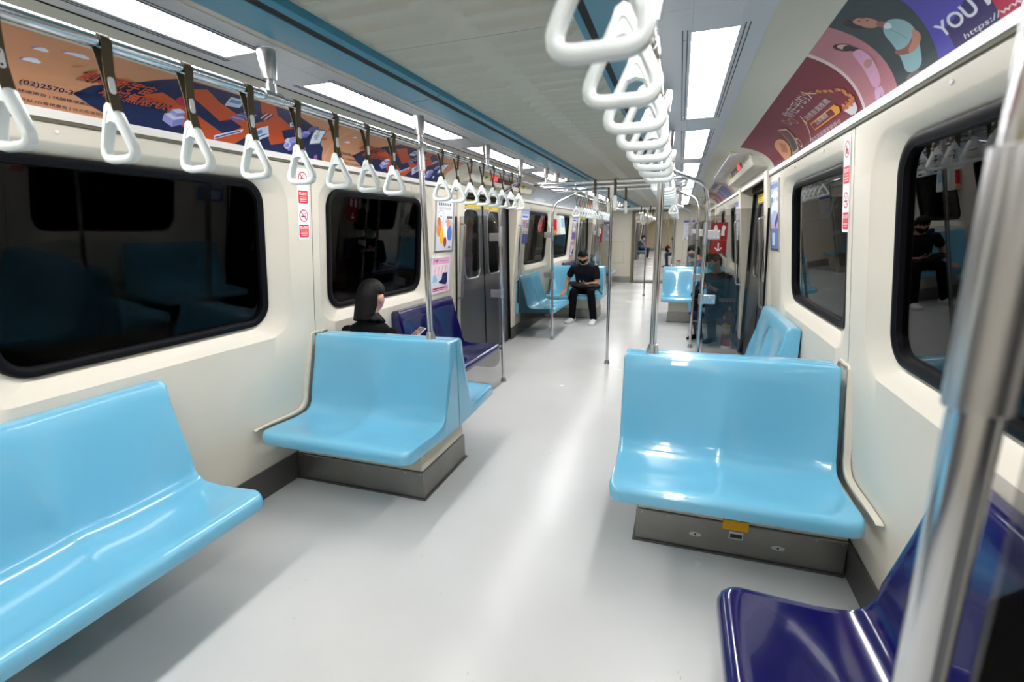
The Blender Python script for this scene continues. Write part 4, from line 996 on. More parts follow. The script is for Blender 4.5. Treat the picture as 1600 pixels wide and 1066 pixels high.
framed('poster', 'pink and white priority seat notice on the left wall just above the dark blue bench', 'poster', -1, 3.98, 0.945, 0.36, 0.325, poster_priority, fm=ink(226, 222, 226))
framed('poster', 'tall narrow blue poster on the right wall by the first doors', 'poster', 1, 4.40, 1.34, 0.33, 0.50, poster_blue)
framed('poster', 'lavender notice on the left wall just after the first doors', 'poster', -1, 6.58, 1.34, 0.33, 0.46, poster_notice)
framed('poster', 'pale lavender priority notice on the left wall by the second doors, upper', 'poster', -1, 10.05, 1.335, 0.36, 0.47, poster_notice)
framed('poster', 'pink priority seat notice on the left wall by the second doors, lower', 'poster', -1, 10.04, 0.945, 0.36, 0.32, poster_priority)
framed('poster', 'pale blue notice on the right wall beyond the fire extinguisher', 'poster', 1, 6.98, 1.36, 0.33, 0.46, poster_map)
# small wording on the door pillar
A = Art(); A.text('3021', 0, 0, 0.022, ink(60, 60, 64), width=0.07); tag(A.build('car_number', wallfn(-1, 4.36, 1.855), None), 'small dark car number on the left wall beside the first door header', 'lettering')
def endfn(x0, z0): return lambda p, q, f: (x0+p, Y1-0.002-f, z0+q)
for x0, w, lab in ((-1.43, 0.29, 'blue-headed map poster on the end wall, left of the gangway'), (0.80, 0.29, 'map poster on the end wall, right of the gangway')):
    A = Art(); poster_map(A, w, 0.53); tag(A.build('poster', endfn(x0, 1.20)), lab, 'poster')
# access panels on the end wall
for x0, x1, lab in ((-1.42, -0.80, 'flush cream access panel on the end wall, left of the gangway'), (0.80, 1.42, 'flush cream access panel on the end wall, right of the gangway')):
    t = thing('access_panel', lab, 'panel'); mb = MB(); mb.box(x0+.006, x1-.006, Y1-0.004, Y1-0.0004, 0.565, 1.17); mb.obj('panel_sheet', CREAM, t, smooth=0)
    mb = MB(); mb.box(x0, x1, Y1-0.0025, Y1-0.0004, 0.559, 1.176); mb.obj('gap', ink(140, 130, 105), t, smooth=0)
    mb = MB(); mb.sphere((x1-0.04 if x0 < 0 else x0+0.04, Y1-0.004, 0.86), (0.012, 0.004, 0.012), 12, 8); mb.obj('lock', STEEL2, t)
# prohibition stickers
RED, WHT = ink(208, 44, 52), ink(236, 236, 240)
def prohibitions(sd, y0, label):
    A = Art(); w, h = 0.092, 0.40
    A.poly([(w*0.5+0.0, 0)] and [(a, b) for a, b in rrect(0, w, 0, h, 0.014, 5)], WHT)
    def block(b, title, t2):
        A.poly(rrect(0.008, w-0.008, b, b+0.072, 0.008, 4), RED); A.rect(0.008, b+0.04, w-0.008, b+0.072, RED)
        A.text(title, 0.014, b+0.046, 0.018, WHT, width=w-0.028, bold=0.01); A.text(t2, 0.02, b+0.033, 0.006, WHT, width=w-0.04)
        A.rect(0.018, b+0.021, w-0.018, b+0.027, ink(240, 190, 195)); A.rect(0.022, b+0.010, w-0.022, b+0.015, ink(240, 190, 195))
    def circ(b, food):
        c = (w/2, b+0.036)
        if food:
            A.rect(c[0]-0.016, c[1]-0.018, c[0]-0.002, c[1]+0.004, K); A.line(c[0]-0.006, c[1]+0.004, c[0]+0.004, c[1]+0.020, 0.003, K); A.rect(c[0]+0.004, c[1]-0.020, c[0]+0.016, c[1]-0.008, K); A.ell(c[0]+0.010, c[1]-0.004, 0.008, 0.006, K, 12)
        else:
            A.rect(c[0]-0.020, c[1]-0.008, c[0]+0.012, c[1]-0.001, K); A.rect(c[0]+0.013, c[1]-0.008, c[0]+0.018, c[1]-0.001, K); A.line(c[0]+0.012, c[1]+0.003, c[0]+0.004, c[1]+0.018, 0.003, GR); A.line(c[0]+0.018, c[1]+0.003, c[0]+0.012, c[1]+0.018, 0.003, GR)
        A.ring(c[0], c[1], 0.035, 0.006, RED); A.line(c[0]-0.022, c[1]+0.022, c[0]+0.022, c[1]-0.022, 0.006, RED)
    block(0.012, '禁止吸菸', 'No Smoking'); circ(0.10, False); block(0.205, '禁止飲食', 'No Eating'); circ(0.31, True)
    tag(A.build('prohibition_sticker', wallfn(sd, y0, 1.475)), label, 'sticker', 'prohibition stickers')
prohibitions(-1, 2.325, 'red and white no smoking sticker column on the left wall between the near windows')
prohibitions(1, 2.575, 'red and white no smoking sticker column on the right wall between the near windows')
prohibitions(1, 2.575+PER, 'red and white sticker column on the right wall in the second bay')
# emergency phone sticker and intercom box
A = Art(); A.ell(0, 0, 0.098, 0.098, WHT, 32); A.ell(0, 0, 0.094, 0.094, RED, 32)
pts = [(-0.045+0.042*math.cos(a)*1.0, 0.052*math.sin(a)) for a in [PI*0.6+PI*0.8*k/8 for k in range(9)]] + [(-0.045+0.024*math.cos(a), 0.034*math.sin(a)) for a in [PI*1.4-PI*0.8*k/8 for k in range(9)]]
A.poly([(-0.03+1.1*(a+0.03)+0.012, b) for a, b in pts], WHT); A.ell(-0.045, 0.048, 0.018, 0.012, WHT, 12); A.ell(-0.045, -0.048, 0.018, 0.012, WHT, 12)
A.text('緊急電話', -0.012, -0.012, 0.028, WHT, width=0.095); A.poly([(-0.088, 0), (-0.074, 0.012), (-0.074, -0.012)], WHT)
tag(A.build('phone_sticker', lambda p, q, f: wp(-1, 7.77+p, 1.585+q, -0.0605+f)), 'round red emergency telephone sticker on the left window after the first doors', 'sticker')
t = thing('intercom', 'white emergency intercom box with a blue panel between the left windows', 'intercom', (-1.405, 8.40, 1.43))
mb = MB(); mb.prism([(0, 0), (0.16, 0.01), (0.13, 0.33), (0, 0.33)], lambda p, q: (p[0], q, p[1]), 0, 0.34); mb.obj('housing', PLASTIC, t, smooth=0, bevel=0.012)
mb = MB(); mb.prism([(0.151, 0.13), (0.1535, 0.13), (0.138, 0.29), (0.136, 0.29)], lambda p, q: (p[0], q, p[1]), 0.06, 0.28); mb.obj('screen', ink(120, 170, 200), t, smooth=0)
mb = MB(); mb.box(0.03, 0.08, -0.03, 0.0, 0.08, 0.27); mb.obj('red_handset', RED, t, smooth=0, bevel=0.008)
mb = MB(); mb.box(0.03, 0.08, -0.03, 0.0, 0.02, 0.07); mb.obj('orange_lamp', ink(240, 150, 40), t, smooth=0, bevel=0.008)
# red extinguisher signs on the glass screens
def ext_sign(sd, y, xc, label):
    A = Art(); w, h = 0.185, 0.37; DR = ink(150, 24, 32)
    A.rect(-w/2, 0, w/2, h, DR); A.rect(-w/2, h*0.42, w/2, h*0.435, ink(190, 90, 80))
    A.rect(-0.062, h*0.58, -0.022, h*0.86, WHT); A.ell(-0.042, h*0.89, 0.012, 0.014, WHT, 12); A.poly([(0.02, h*0.58), (0.06, h*0.58), (0.056, h*0.72), (0.07, h*0.84), (0.04, h*0.93), (0.024, h*0.82)], WHT)
    A.line(0, h*0.10, 0, h*0.34, 0.014, WHT); A.line(0, h*0.08, -0.038, h*0.19, 0.014, WHT); A.line(0, h*0.08, 0.038, h*0.19, 0.014, WHT)
    t = thing('extinguisher_sign', label, 'sign', (xc, y-0.0045, 1.20), 0, 'red extinguisher signs')
    mb = MB(); mb.box(-w/2, w/2, -0.003, 0.0, 0, h); mb.obj('plate', DR, t, smooth=0); A.build('print', lambda p, q, f: (p, -0.0032-f, q), t)
ext_sign(1, 6.47, 1.165, 'dark red fire extinguisher sign with a down arrow on the right glass screen')
ext_sign(-1, 12.52, -1.24, 'dark red fire extinguisher sign on the left glass screen after the second doors')

# fire extinguisher
t = thing('fire_extinguisher', 'red fire extinguisher with yellow labels by the right door pillar', 'fire extinguisher', (1.362, 6.585, 0.0))
RX1 = mat('extinguisher_red', (0.23, 0.012, 0.03), 0.25, coat=0.3)
mb = MB(); mb.lathe([(0.066, 0.006), (0.070, 0.012), (0.070, 0.40), (0.064, 0.435), (0.045, 0.462), (0.022, 0.478), (0.018, 0.49)], (0,0,0), 28); mb.obj('cylinder', RX1, t, smooth=50)
mb = MB(); mb.lathe([(0.072, 0.0), (0.072, 0.03), (0.069, 0.032)], (0,0,0), 28); mb.obj('base_ring', CLIP, t)
def wrap(a0, a1, z0, z1, m, name, r=0.0708):
    mb = MB(); n = 10; vs = []
    for k in range(n+1):
        a = a0+(a1-a0)*k/n
        for z in (z0, z1): vs.append((r*math.cos(a), r*math.sin(a), z))
    mb.add(vs, [(2*k, 2*k+2, 2*k+3, 2*k+1) for k in range(n)]); return mb.obj(name, m, t)
YE2 = ink(236, 206, 40)
wrap(-2.9, -1.2, 0.26, 0.31, YE2, 'yellow_label'); wrap(-2.9, -1.2, 0.185, 0.225, YE2, 'yellow_label'); wrap(-2.9, -1.2, 0.225, 0.26, WHT, 'white_label'); wrap(-2.2, -1.9, 0.31, 0.335, YE2, 'yellow_spot'); wrap(-1.75, -1.45, 0.315, 0.345, ink(60, 90, 170), 'blue_spot'); wrap(-2.8, -2.3, 0.375, 0.415, YE2, 'yellow_spot')
mb = MB(); mb.lathe([(0.02, 0.485), (0.024, 0.49), (0.024, 0.52), (0.012, 0.53)], (0,0,0), 16); v = mb.obj('valve', STEEL2, t)
mb = MB(); mb.box(-0.085, 0.02, -0.012, 0.012, 0.535, 0.547); mb.box(-0.075, 0.02, -0.010, 0.010, 0.515, 0.522); mb.obj('lever', BLACK, v, smooth=0, bevel=0.003)
mb = MB(); mb.tube([(0.02, 0.02, 0.505), (0.07, 0.05, 0.48), (0.088, 0.05, 0.40), (0.084, 0.05, 0.25), (0.08, 0.05, 0.15)], 0.010, 10); mb.obj('hose', BLACK, t)
t = thing('extinguisher_bracket', 'black bracket tray with a red striped edge above the fire extinguisher', 'bracket', (1.36, 6.60, 0.0))
mb = MB(); mb.box(-0.13, 0.075, -0.10, 0.04, 0.60, 0.63); mb.obj('tray', KICK, t, smooth=0, bevel=0.005)
A = Art(); A.rect(0, 0, 0.19, 0.022, WHT)
for k in range(5): A.poly([(0.01+k*0.038, 0), (0.028+k*0.038, 0), (0.036+k*0.038, 0.022), (0.018+k*0.038, 0.022)], RED)
A.build('striped_edge', lambda p, q, f: (-0.125+p, -0.1005-f, 0.604+q), t)
mb = MB(); mb.prism([(-0.02, 0.0), (0.075, 0.0), (0.075, 0.6), (0.05, 0.6), (0.03, 0.1), (-0.02, 0.03)], lambda p, q: (p[0], q, p[1]), 0.057, 0.068); mb.obj('side_plate', KICK, t, smooth=0)

# screw buttons on the wall beneath the adverts
for sd, ys in ((-1, (1.19, 2.75, 3.6)), (1, (1.68, 2.9, 3.55))):
    for i, y in enumerate(ys):
        mb = MB(); p = wp(sd, y, 1.865); mb.sphere((p[0]-sd*0.002, p[1], p[2]), (0.004, 0.008, 0.008), 12, 8)
        tag(mb.obj('screw_cap', CLIP), 'small round screw cap under the %s advert, %s from the camera' % ('left' if sd < 0 else 'right', ORD[i]), 'screw cap', 'screw caps')

# ------------------------------------------------------------------ people
SKIN = mat('skin', (0.50, 0.27, 0.18), 0.5); HAIRM = mat('black_hair', (0.003, 0.0025, 0.003), 0.6, spec=0.15, bump=0.5, bscale=60, stretch=(3, 3, 0.6))
TEE = mat('charcoal_cotton', (0.009, 0.0105, 0.016), 0.9, spec=0.12, bump=0.15, bscale=40); BLKC = mat('black_cotton', (0.0035, 0.0035, 0.005), 0.9, spec=0.1, bump=0.12, bscale=40)
JEAN = mat('dark_denim', (0.022, 0.034, 0.075), 0.8); NAVYJ = mat('navy_jacket', (0.035, 0.035, 0.085), 0.7, bump=0.2, bscale=30); BAGM = mat('black_nylon', (0.004, 0.004, 0.0045), 0.5, spec=0.25, bump=0.2, bscale=30)
SHOE = mat('white_leather', (0.72, 0.72, 0.75), 0.45); SOLE = mat('pale_sole', (0.60, 0.60, 0.62), 0.6)
def bake(mb, name, m, parent, voxel, it=6):
    o = mb.obj(name, m, None, smooth=0)
    r = o.modifiers.new('r', 'REMESH'); r.mode = 'VOXEL'; r.voxel_size = voxel; r.use_smooth_shade = True
    s = o.modifiers.new('s', 'SMOOTH'); s.iterations = it; s.factor = 0.5
    me = bpy.data.meshes.new_from_object(o.evaluated_get(bpy.context.evaluated_depsgraph_get()))
    old = o.data; bpy.data.objects.remove(o); bpy.data.meshes.remove(old)
    me.name = name; me.shade_smooth(); q = bpy.data.objects.new(name, me); COL.objects.link(q); q.parent = parent
    if not me.materials: me.materials.append(m)
    return q
def V(*a): return Vector(a)
def limb(mb, a, b, ra, rb, bulge=0.0, n=14):
    a, b = V(*a), V(*b); pts = []; rr = []
    for i in range(9):
        t = i/8; pts.append(a.lerp(b, t)); rr.append((ra*(1-t)+rb*t)*(1+bulge*math.sin(PI*min(1, t*1.4))))
    mb.tube(pts, rr, n); mb.sphere(a, ra, n, 8); mb.sphere(b, rb, n, 8)
def loft(mb, st, n=20):
    """st: (centre, half width x, half depth y, forward tilt of the ring)"""
    vs = []
    for c, w, d, tilt in st:
        for k in range(n):
            a = 2*PI*k/n; x = w*math.copysign(abs(math.cos(a))**0.85, math.cos(a)); y = d*math.copysign(abs(math.sin(a))**0.85, math.sin(a))
            vs.append((c[0]+x, c[1]+y*math.cos(tilt), c[2]-y*math.sin(tilt)))
    N = len(st); fs = [(i*n+k, i*n+(k+1) % n, (i+1)*n+(k+1) % n, (i+1)*n+k) for i in range(N-1) for k in range(n)]
    mb.add(vs, fs + [tuple(range(n))[::-1], tuple((N-1)*n+k for k in range(n))])
def head_shape(x, y, z):
    if z < 0:
        k = min(1, -z/1.0); x *= 1-0.34*k**1.5; y = y*(1-0.18*k) + (0.10*k if y > 0 else 0.05*k)
    if y < 0: x *= 1.0; y *= 1.02
    return x*0.076, y*0.096, z*0.118
def sph(fn, nu=32, nv=22):
    vs = []; fs = []
    for i in range(nv+1):
        th = PI*i/nv
        for k in range(nu):
            a = 2*PI*k/nu; vs.append(fn(math.sin(th)*math.cos(a), math.sin(th)*math.sin(a), math.cos(th)))
    for i in range(nv):
        for k in range(nu): fs.append((i*nu+k, (i+1)*nu+k, (i+1)*nu+(k+1) % nu, i*nu+(k+1) % nu))
    return vs, fs
def add_hand(mb, wrist, direction, palm_n, side, curl=0.5, s=1.0, spread=1.0):
    """palm, four fingers and a thumb; direction = towards the finger tips, palm_n = out of the palm"""
    d = V(*direction).normalized(); pn = V(*palm_n); pn = (pn-d*pn.dot(d)).normalized(); ac = d.cross(pn)*side     # towards the thumb
    w = V(*wrist)
    for q in range(5):
        t = q/4; c = w+d*(0.012+0.070*t)*s
        for u in (-1, -0.4, 0.4, 1): mb.sphere(c+ac*u*(0.020+0.012*t)*s, (0.015*s, 0.015*s, 0.014*s), 10, 6)
    for i, (off, ln) in enumerate(((0.031, 0.070), (0.011, 0.078), (-0.010, 0.073), (-0.030, 0.058))):
        p = w+d*0.085*s+ac*off*s; dr = (d+ac*off*3*spread).normalized(); pts = [w+d*0.05*s+ac*off*s*0.9, p]; ang = 0
        for L, c in ((0.45, 0.35), (0.31, 0.55), (0.24, 0.4)):
            ang += c*curl*1.6; q = dr*math.cos(ang)+pn*math.sin(ang); p = p+q*ln*L*s; pts.append(p)
        mb.tube(pts, [0.0095*s, 0.0095*s, 0.0088*s, 0.0080*s, 0.0068*s], 8)
        mb.sphere(pts[-1], 0.0068*s, 8, 6)
    b = w+d*0.022*s+ac*0.026*s; p1 = b+(ac*0.8+d*0.5+pn*0.3).normalized()*0.034*s; p2 = p1+(ac*0.30+d*0.9+pn*(0.3+0.5*curl)).normalized()*0.030*s; p3 = p2+(d*0.9+pn*(0.3+0.7*curl)-ac*0.1).normalized()*0.024*s
    mb.tube([b, p1, p2, p3], [0.014*s, 0.0115*s, 0.010*s, 0.008*s], 8); mb.sphere(p3, 0.008*s, 8, 6)
def elbow(sh, wr, l1, l2, hint):
    sh, wr = V(*sh), V(*wr); d = wr-sh; L = min(d.length, (l1+l2)*0.995); u = d.normalized(); wr = sh+u*L
    a = (l1*l1-l2*l2+L*L)/(2*L); h = math.sqrt(max(0, l1*l1-a*a)); hn = V(*hint); hn = (hn-u*hn.dot(u)).normalized()
    return sh+u*a+hn*h, wr
def person(label, loc, rz, o):
    """seated figure; local +y = facing, +x = its right hand side.  o holds the pose and clothes"""
    t = thing('person', label, 'person', loc, rz)
    vx = o.get('voxel', 0.011); k = o.get('scale', 1.0)
    pel = V(*o['pelvis']); che = V(*o['chest']); nek = V(*o['neck']); hed = V(*o['head'])
    sw = o.get('shoulder', 0.185); Hm = Matrix.Translation(hed) @ Matrix.Rotation(o.get('hyaw', 0), 4, 'Z') @ Matrix.Rotation(-o.get('pitch', 0.4), 4, 'X')
    tl = math.atan2(nek.y-pel.y, nek.z-pel.z)
    body = MB(); shirt = MB(); trou = MB()
    def torso(mb, g):
        sp = lambda a: pel.lerp(che, a*2) if a < 0.5 else che.lerp(nek, (a-0.5)*2)
        st = [(sp(0)+V(0,0,-0.06), 0.150+g, 0.105+g, tl), (sp(0.1), 0.165+g, 0.120+g, tl), (sp(0.28), 0.148+g, 0.112+g, tl), (sp(0.5), 0.158+g, 0.112+g, tl), (sp(0.72), 0.172+g, 0.112+g, tl), (sp(0.84), sw*0.93+g, 0.092+g, tl), (sp(0.93), sw*0.72+g, 0.076+g, tl), (sp(1.0), 0.062+g, 0.060+g, tl)]
        loft(mb, st)
    torso(body, 0); torso(shirt, 0.010)
    if o.get('collar'): shirt.tube([nek-V(0,0.01,0.03), nek.lerp(hed, 0.30)+V(0,-0.01,0)], [0.072, 0.064], 16)
    body.tube([nek-V(0,0.02,0.03), nek.lerp(hed, 0.35), hed-V(0, 0.015, 0.03)], [0.058, 0.054, 0.052], 14)
    axis = (nek-che).normalized()
    for s, nm in ((1, 'R'), (-1, 'L')):
        shl = nek - axis*0.088 + V(s*sw, 0.0, 0)
        el, wr = elbow(shl, o['hand'+nm], 0.285*k, 0.25*k, o.get('hint'+nm, (s*0.6, -0.6, -0.6)))
        limb(body, shl, el, 0.046, 0.038, 0.08); limb(body, el, wr, 0.040, 0.026, 0.10)
        d = V(*o.get('fdir'+nm, (wr-el))); pn = o.get('palm'+nm, (0, 0, 1))
        add_hand(body, wr, d, pn, s*o.get('thumb'+nm, 1), o.get('curl'+nm, 0.5))
        sl = o.get('sleeve', 0.55); g = o.get('loose', 0.013)
        if sl <= 1: limb(shirt, shl, shl.lerp(el, sl), 0.049+g*0.3, 0.048+g*0.8, 0.03)
        else: limb(shirt, shl, el, 0.050+g*0.3, 0.042+g, 0.03); limb(shirt, el, el.lerp(wr, sl-1), 0.042+g, 0.028+g, 0.03)
        hip = pel+V(s*0.085, 0.0, -0.01); kn = V(*o['knee'+nm]); an = V(*o['ankle'+nm])
        limb(body, hip, kn, 0.072, 0.050, 0.04); limb(body, kn, an, 0.048, 0.034, 0.12)
        tg = o.get('tloose', 0.014); te = o.get('tlen', 0.97)
        limb(trou, hip, kn, 0.082+tg*0.5, 0.058+tg*0.6, 0.02); limb(trou, kn, kn.lerp(an, te), 0.058+tg*0.6, 0.044+tg, 0.05)
        toe = V(*o['toe'+nm]); f = toe-an; f.z = 0; f.normalize(); r = V(f.y, -f.x, 0)
        sh = MB(); st = []
        for a, w, h0, h1 in ((-0.075, 0.028, 0.008, 0.075), (-0.06, 0.036, 0.006, 0.090), (0.0, 0.040, 0.006, 0.095), (0.05, 0.043, 0.006, 0.082), (0.10, 0.049, 0.006, 0.062), (0.15, 0.047, 0.007, 0.050), (0.18, 0.036, 0.009, 0.040), (0.193, 0.018, 0.014, 0.030)):
            st.append((a, w, h0, h1))
        vs = []; n = 14
        base = V(an.x, an.y, o.get('floor', 0.0))
        for a, w, h0, h1 in st:
            for q in range(n):
                an2 = 2*PI*q/n; c = base+f*a+r*w*math.copysign(abs(math.cos(an2))**0.7, math.cos(an2)); z = (h0+h1)/2+(h1-h0)/2*math.sin(an2); vs.append((c.x, c.y, base.z+z+0.008))
        N = len(st); sh.add(vs, [(i*n+q, i*n+(q+1) % n, (i+1)*n+(q+1) % n, (i+1)*n+q) for i in range(N-1) for q in range(n)] + [tuple(range(n))[::-1], tuple((N-1)*n+q for q in range(n))])
        so = sh.obj('shoe', o.get('shoe', SHOE), t, smooth=60)
        sl2 = MB(); L = [base+f*a+r*w*1.05 for a, w, _, _ in st]+[base+f*a-r*w*1.05 for a, w, _, _ in st[::-1]]
        sl2.prism([(p.x, p.y) for p in L], lambda p, z: (p[0], p[1], z), base.z+0.001, base.z+0.024); sl2.obj('sole', o.get('sole', SOLE), so, smooth=0)
        if o.get('laces'):
            for q in range(4):
                a = 0.035+q*0.022; c = base+f*a; zt = 0.098-0.9*(a-0.02)*0.42; mbx = MB(); mbx.tube([c+r*0.026+V(0,0,zt-0.012), c+V(0,0,zt+0.004), c-r*0.026+V(0,0,zt-0.012)], 0.004, 6); mbx.obj('lace', WHT, so)
    loft(trou, [(pel+V(0,0,-0.075), 0.150, 0.11, tl), (pel+V(0,0,-0.03), 0.178, 0.130, tl), (pel+V(0,0,0.04), 0.178, 0.130, tl), (pel+V(0,0.01,0.09), 0.165, 0.122, tl)])
    # head
    vs, fs = sph(lambda x, y, z: tuple(Hm @ V(*head_shape(x, y, z)))); body.add(vs, fs)
    for c, r in (((0, 0.098, -0.014), (0.012, 0.018, 0.020)), ((0, 0.093, 0.012), (0.008, 0.012, 0.022)), ((0.082, -0.006, -0.006), (0.014, 0.022, 0.034)), ((-0.082, -0.006, -0.006), (0.014, 0.022, 0.034)), ((0, 0.088, -0.056), (0.024, 0.010, 0.007)), ((0.03, 0.080, 0.030), (0.022, 0.010, 0.007)), ((-0.03, 0.080, 0.030), (0.022, 0.010, 0.007))):
        b2 = MB(); b2.sphere((0,0,0), r, 12, 8); body.add([tuple(Hm @ (V(*v)+V(*c))) for v in b2.v], b2.f)
    bake(body, 'body', SKIN, t, vx*0.75)
    bake(shirt, o.get('topname', 'shirt'), o.get('top', TEE), t, vx); bake(trou, 'trousers', o.get('bottom', BLKC), t, vx)
    for s in (-1, 1):
        e = MB(); e.sphere((0,0,0), (0.013, 0.006, 0.006), 12, 8); m2 = MB(); m2.add([tuple(Hm @ (V(*v)+V(s*0.030, 0.0865, 0.012))) for v in e.v], e.f); m2.obj('eye', ink(40, 30, 28), t)
    style = o.get('hair', 'short'); rnd = random.Random(5)
    def hair(x, y, z):
        hx, hy, hz = head_shape(x, y, z); 
        if style == 'short':
            line = (0.50+0.12*math.sin(x*14)) if y > 0.35 else (0.36-(0.35-y)*1.2)
            on = max(0, min(1, (z-line)/0.10+0.5)); top = max(0, z)
            f = 0.90+on*(0.21+0.11*top+0.022*math.sin(x*17+z*13+y*5)+0.018*math.sin(y*23-x*11)); return hx*f, hy*f+(0.012*on*top), hz*f
        # bob: a heavy cap that hangs to the collar
        open_ = y > 0.28 and z < 0.42
        ear = x > 0.2 and y > -0.42 and z < 0.20 and z > -0.85 and o.get('ear', False)
        on = 0 if (open_ or ear) else 1
        rad = math.hypot(x, y); f = 1.20+0.015*math.sin(math.atan2(y, x)*16)
        if not on: return hx*0.88, hy*0.88, hz*0.88
        if z < 0.1:
            q = min(1, (0.1-z)/1.1); a = math.atan2(y, x); w = 0.094*(1+0.11*q*q)
            rr = 1 if z > -0.93 else 0.55
            return math.cos(a)*w*rr*1.04, math.sin(a)*0.112*rr-0.008, 0.012-0.185*q+0.006*math.sin(a*11)
        return hx*f*1.06, hy*f, hz*1.10
    vs, fs = sph(hair, 64, 40); mbh = MB(); mbh.add([tuple(Hm @ V(*v)) for v in vs], fs)
    ho = mbh.obj('hair', HAIRM, t, smooth=60)
    if style == 'bob':
        s2 = ho.modifiers.new('s', 'SMOOTH'); s2.iterations = 4; s2.factor = 0.5
    if o.get('mask') is not None:
        def mk(x, y, z):
            hx, hy, hz = head_shape(x, y, z); on = y > 0.18 and -0.88 < z < 0.10-0.12*abs(x)
            f = 1.07 if on else 0.90
            if on: hy += 0.020*max(0, 1-abs(x)*2.0)*(1-abs(z+0.15))
            return hx*f, hy*f, hz*(1.0 if on else 0.9)
        vs, fs = sph(mk, 40, 30); mm = MB(); mm.add([tuple(Hm @ V(*v)) for v in vs], fs); mo = mm.obj('face_mask', o['mask'], t, smooth=50)
        for s in (-1, 1):
            lp = MB(); lp.tube([Hm @ V(s*0.062, 0.045, -0.02), Hm @ V(s*0.080, 0.012, 0.018), Hm @ V(s*0.083, -0.018, 0.012), Hm @ V(s*0.078, -0.012, -0.03), Hm @ V(s*0.058, 0.045, -0.06)], 0.0016, 6); lp.obj('ear_loop', o['mask'], mo)
    return t
def phone(name, label, c, rz, tilt, m=None):
    t = thing(name, label, 'phone', c, rz); mb = MB(); ct, st = math.cos(tilt), math.sin(tilt)
    def bx(x0, x1, y0, y1, z0, z1): return [(x, y*ct-z*st, y*st+z*ct) for x, y, z in ((x0,y0,z0),(x1,y0,z0),(x1,y1,z0),(x0,y1,z0),(x0,y0,z1),(x1,y0,z1),(x1,y1,z1),(x0,y1,z1))]
    F = [(3,2,1,0),(4,5,6,7),(0,1,5,4),(1,2,6,5),(2,3,7,6),(3,0,4,7)]
    mb.add(bx(-0.037, 0.037, -0.075, 0.075, -0.004, 0.004), F); mb.obj('case', m or ink(200, 196, 200), t, smooth=0, bevel=0.003)
    mb = MB(); mb.add(bx(-0.033, 0.033, -0.070, 0.070, 0.004, 0.0048), F); mb.obj('screen', emit('phone_screen', (0.10, 0.09, 0.09), 0.6), t, smooth=0)
    return t
# the man in the black T-shirt, facing the camera
MX, MY = -0.77, 8.22
M_ = dict(pelvis=(0, 0.03, 0.545), chest=(0, 0.09, 0.765), neck=(0, 0.175, 0.965), head=(0.005, 0.255, 1.072), pitch=0.62, hyaw=0.08, shoulder=0.195, voxel=0.010, scale=0.93,
    handR=(0.315, 0.165, 0.500), hintR=(0.2, -0.6, 0.0), fdirR=(0.25, 0.9, -0.30), palmR=(0, -0.3, -1), thumbR=-1, curlR=0.25,
    handL=(-0.085, 0.335, 0.640), hintL=(-0.45, -0.5, -1.0), fdirL=(0.9, 0.25, 0.05), palmL=(0.1, -0.3, 1), curlL=0.75, thumbL=1,
    kneeR=(0.125, 0.43, 0.515), ankleR=(0.140, 0.43, 0.085), toeR=(0.20, 0.60, 0), kneeL=(-0.165, 0.44, 0.515), ankleL=(-0.225, 0.47, 0.085), toeL=(-0.215, 0.65, 0),
    sleeve=0.52, loose=0.018, top=TEE, bottom=BLKC, mask=mat('black_mask', (0.004, 0.004, 0.0045), 0.8, spec=0.15), hair='short', laces=True, topname='t_shirt')
person('man in a black T-shirt, trousers and face mask with white trainers, looking at a phone', (MX, MY, 0), PI, M_)
phone('smartphone', 'dark smartphone held in the lap of the man in the black T-shirt', (MX+0.02, MY-0.40, 0.675), 0.6, -0.15, ink(40, 40, 44))
t = thing('shoulder_bag', 'slouchy black shoulder bag lying on the lap of the man in the T-shirt', 'bag', (MX, MY, 0))
mb = MB(); 
for c, r in (((0.05, -0.30, 0.615), (0.17, 0.12, 0.055)), ((-0.10, -0.27, 0.60), (0.15, 0.13, 0.055)), ((0.17, -0.20, 0.63), (0.10, 0.06, 0.04)), ((-0.2, -0.20, 0.585), (0.09, 0.09, 0.06))): mb.sphere((-c[0], c[1], c[2]), r, 16, 10)
bake(mb, 'bag_body', BAGM, t, 0.014, 8)
mb = MB(); mb.tube([(-0.20, -0.20, 0.64), (-0.25, -0.26, 0.60), (-0.235, -0.34, 0.50), (-0.225, -0.35, 0.40), (-0.23, -0.345, 0.36)], 0.011, 8); mb.obj('strap', BAGM, t)
mb = MB(); mb.tube([(0.23, -0.20, 0.58), (0.29, -0.24, 0.50), (0.33, -0.26, 0.47)], 0.009, 8); mb.obj('strap', BAGM, t)
# the woman seen from behind
WX, WY = -1.235, 2.75
W_ = dict(pelvis=(0, -0.05, 0.515), chest=(0, -0.085, 0.715), neck=(0.0, -0.045, 0.930), head=(0.0, 0.0, 1.080), pitch=0.22, hyaw=0.05, shoulder=0.165, voxel=0.011, scale=0.93,
    handR=(0.120, 0.255, 0.690), hintR=(0.5, -0.4, -0.8), fdirR=(0.0, 0.8, 0.35), palmR=(-0.4, -0.3, 0.9), curlR=0.7, handL=(-0.02, 0.27, 0.665), hintL=(-0.7, -0.3, -0.6), fdirL=(0.6, 0.7, 0.1), palmL=(0.2, -0.3, 0.9), curlL=0.6,
    kneeR=(0.09, 0.40, 0.50), ankleR=(0.10, 0.40, 0.085), toeR=(0.10, 0.57, 0), kneeL=(-0.09, 0.40, 0.50), ankleL=(-0.10, 0.40, 0.085), toeL=(-0.10, 0.57, 0),
    sleeve=1.9, loose=0.010, collar=True, top=BLKC, bottom=BLKC, mask=mat('pink_mask', (0.75, 0.35, 0.62), 0.7), hair='bob', ear=True, topname='jumper', shoe=BLKC)
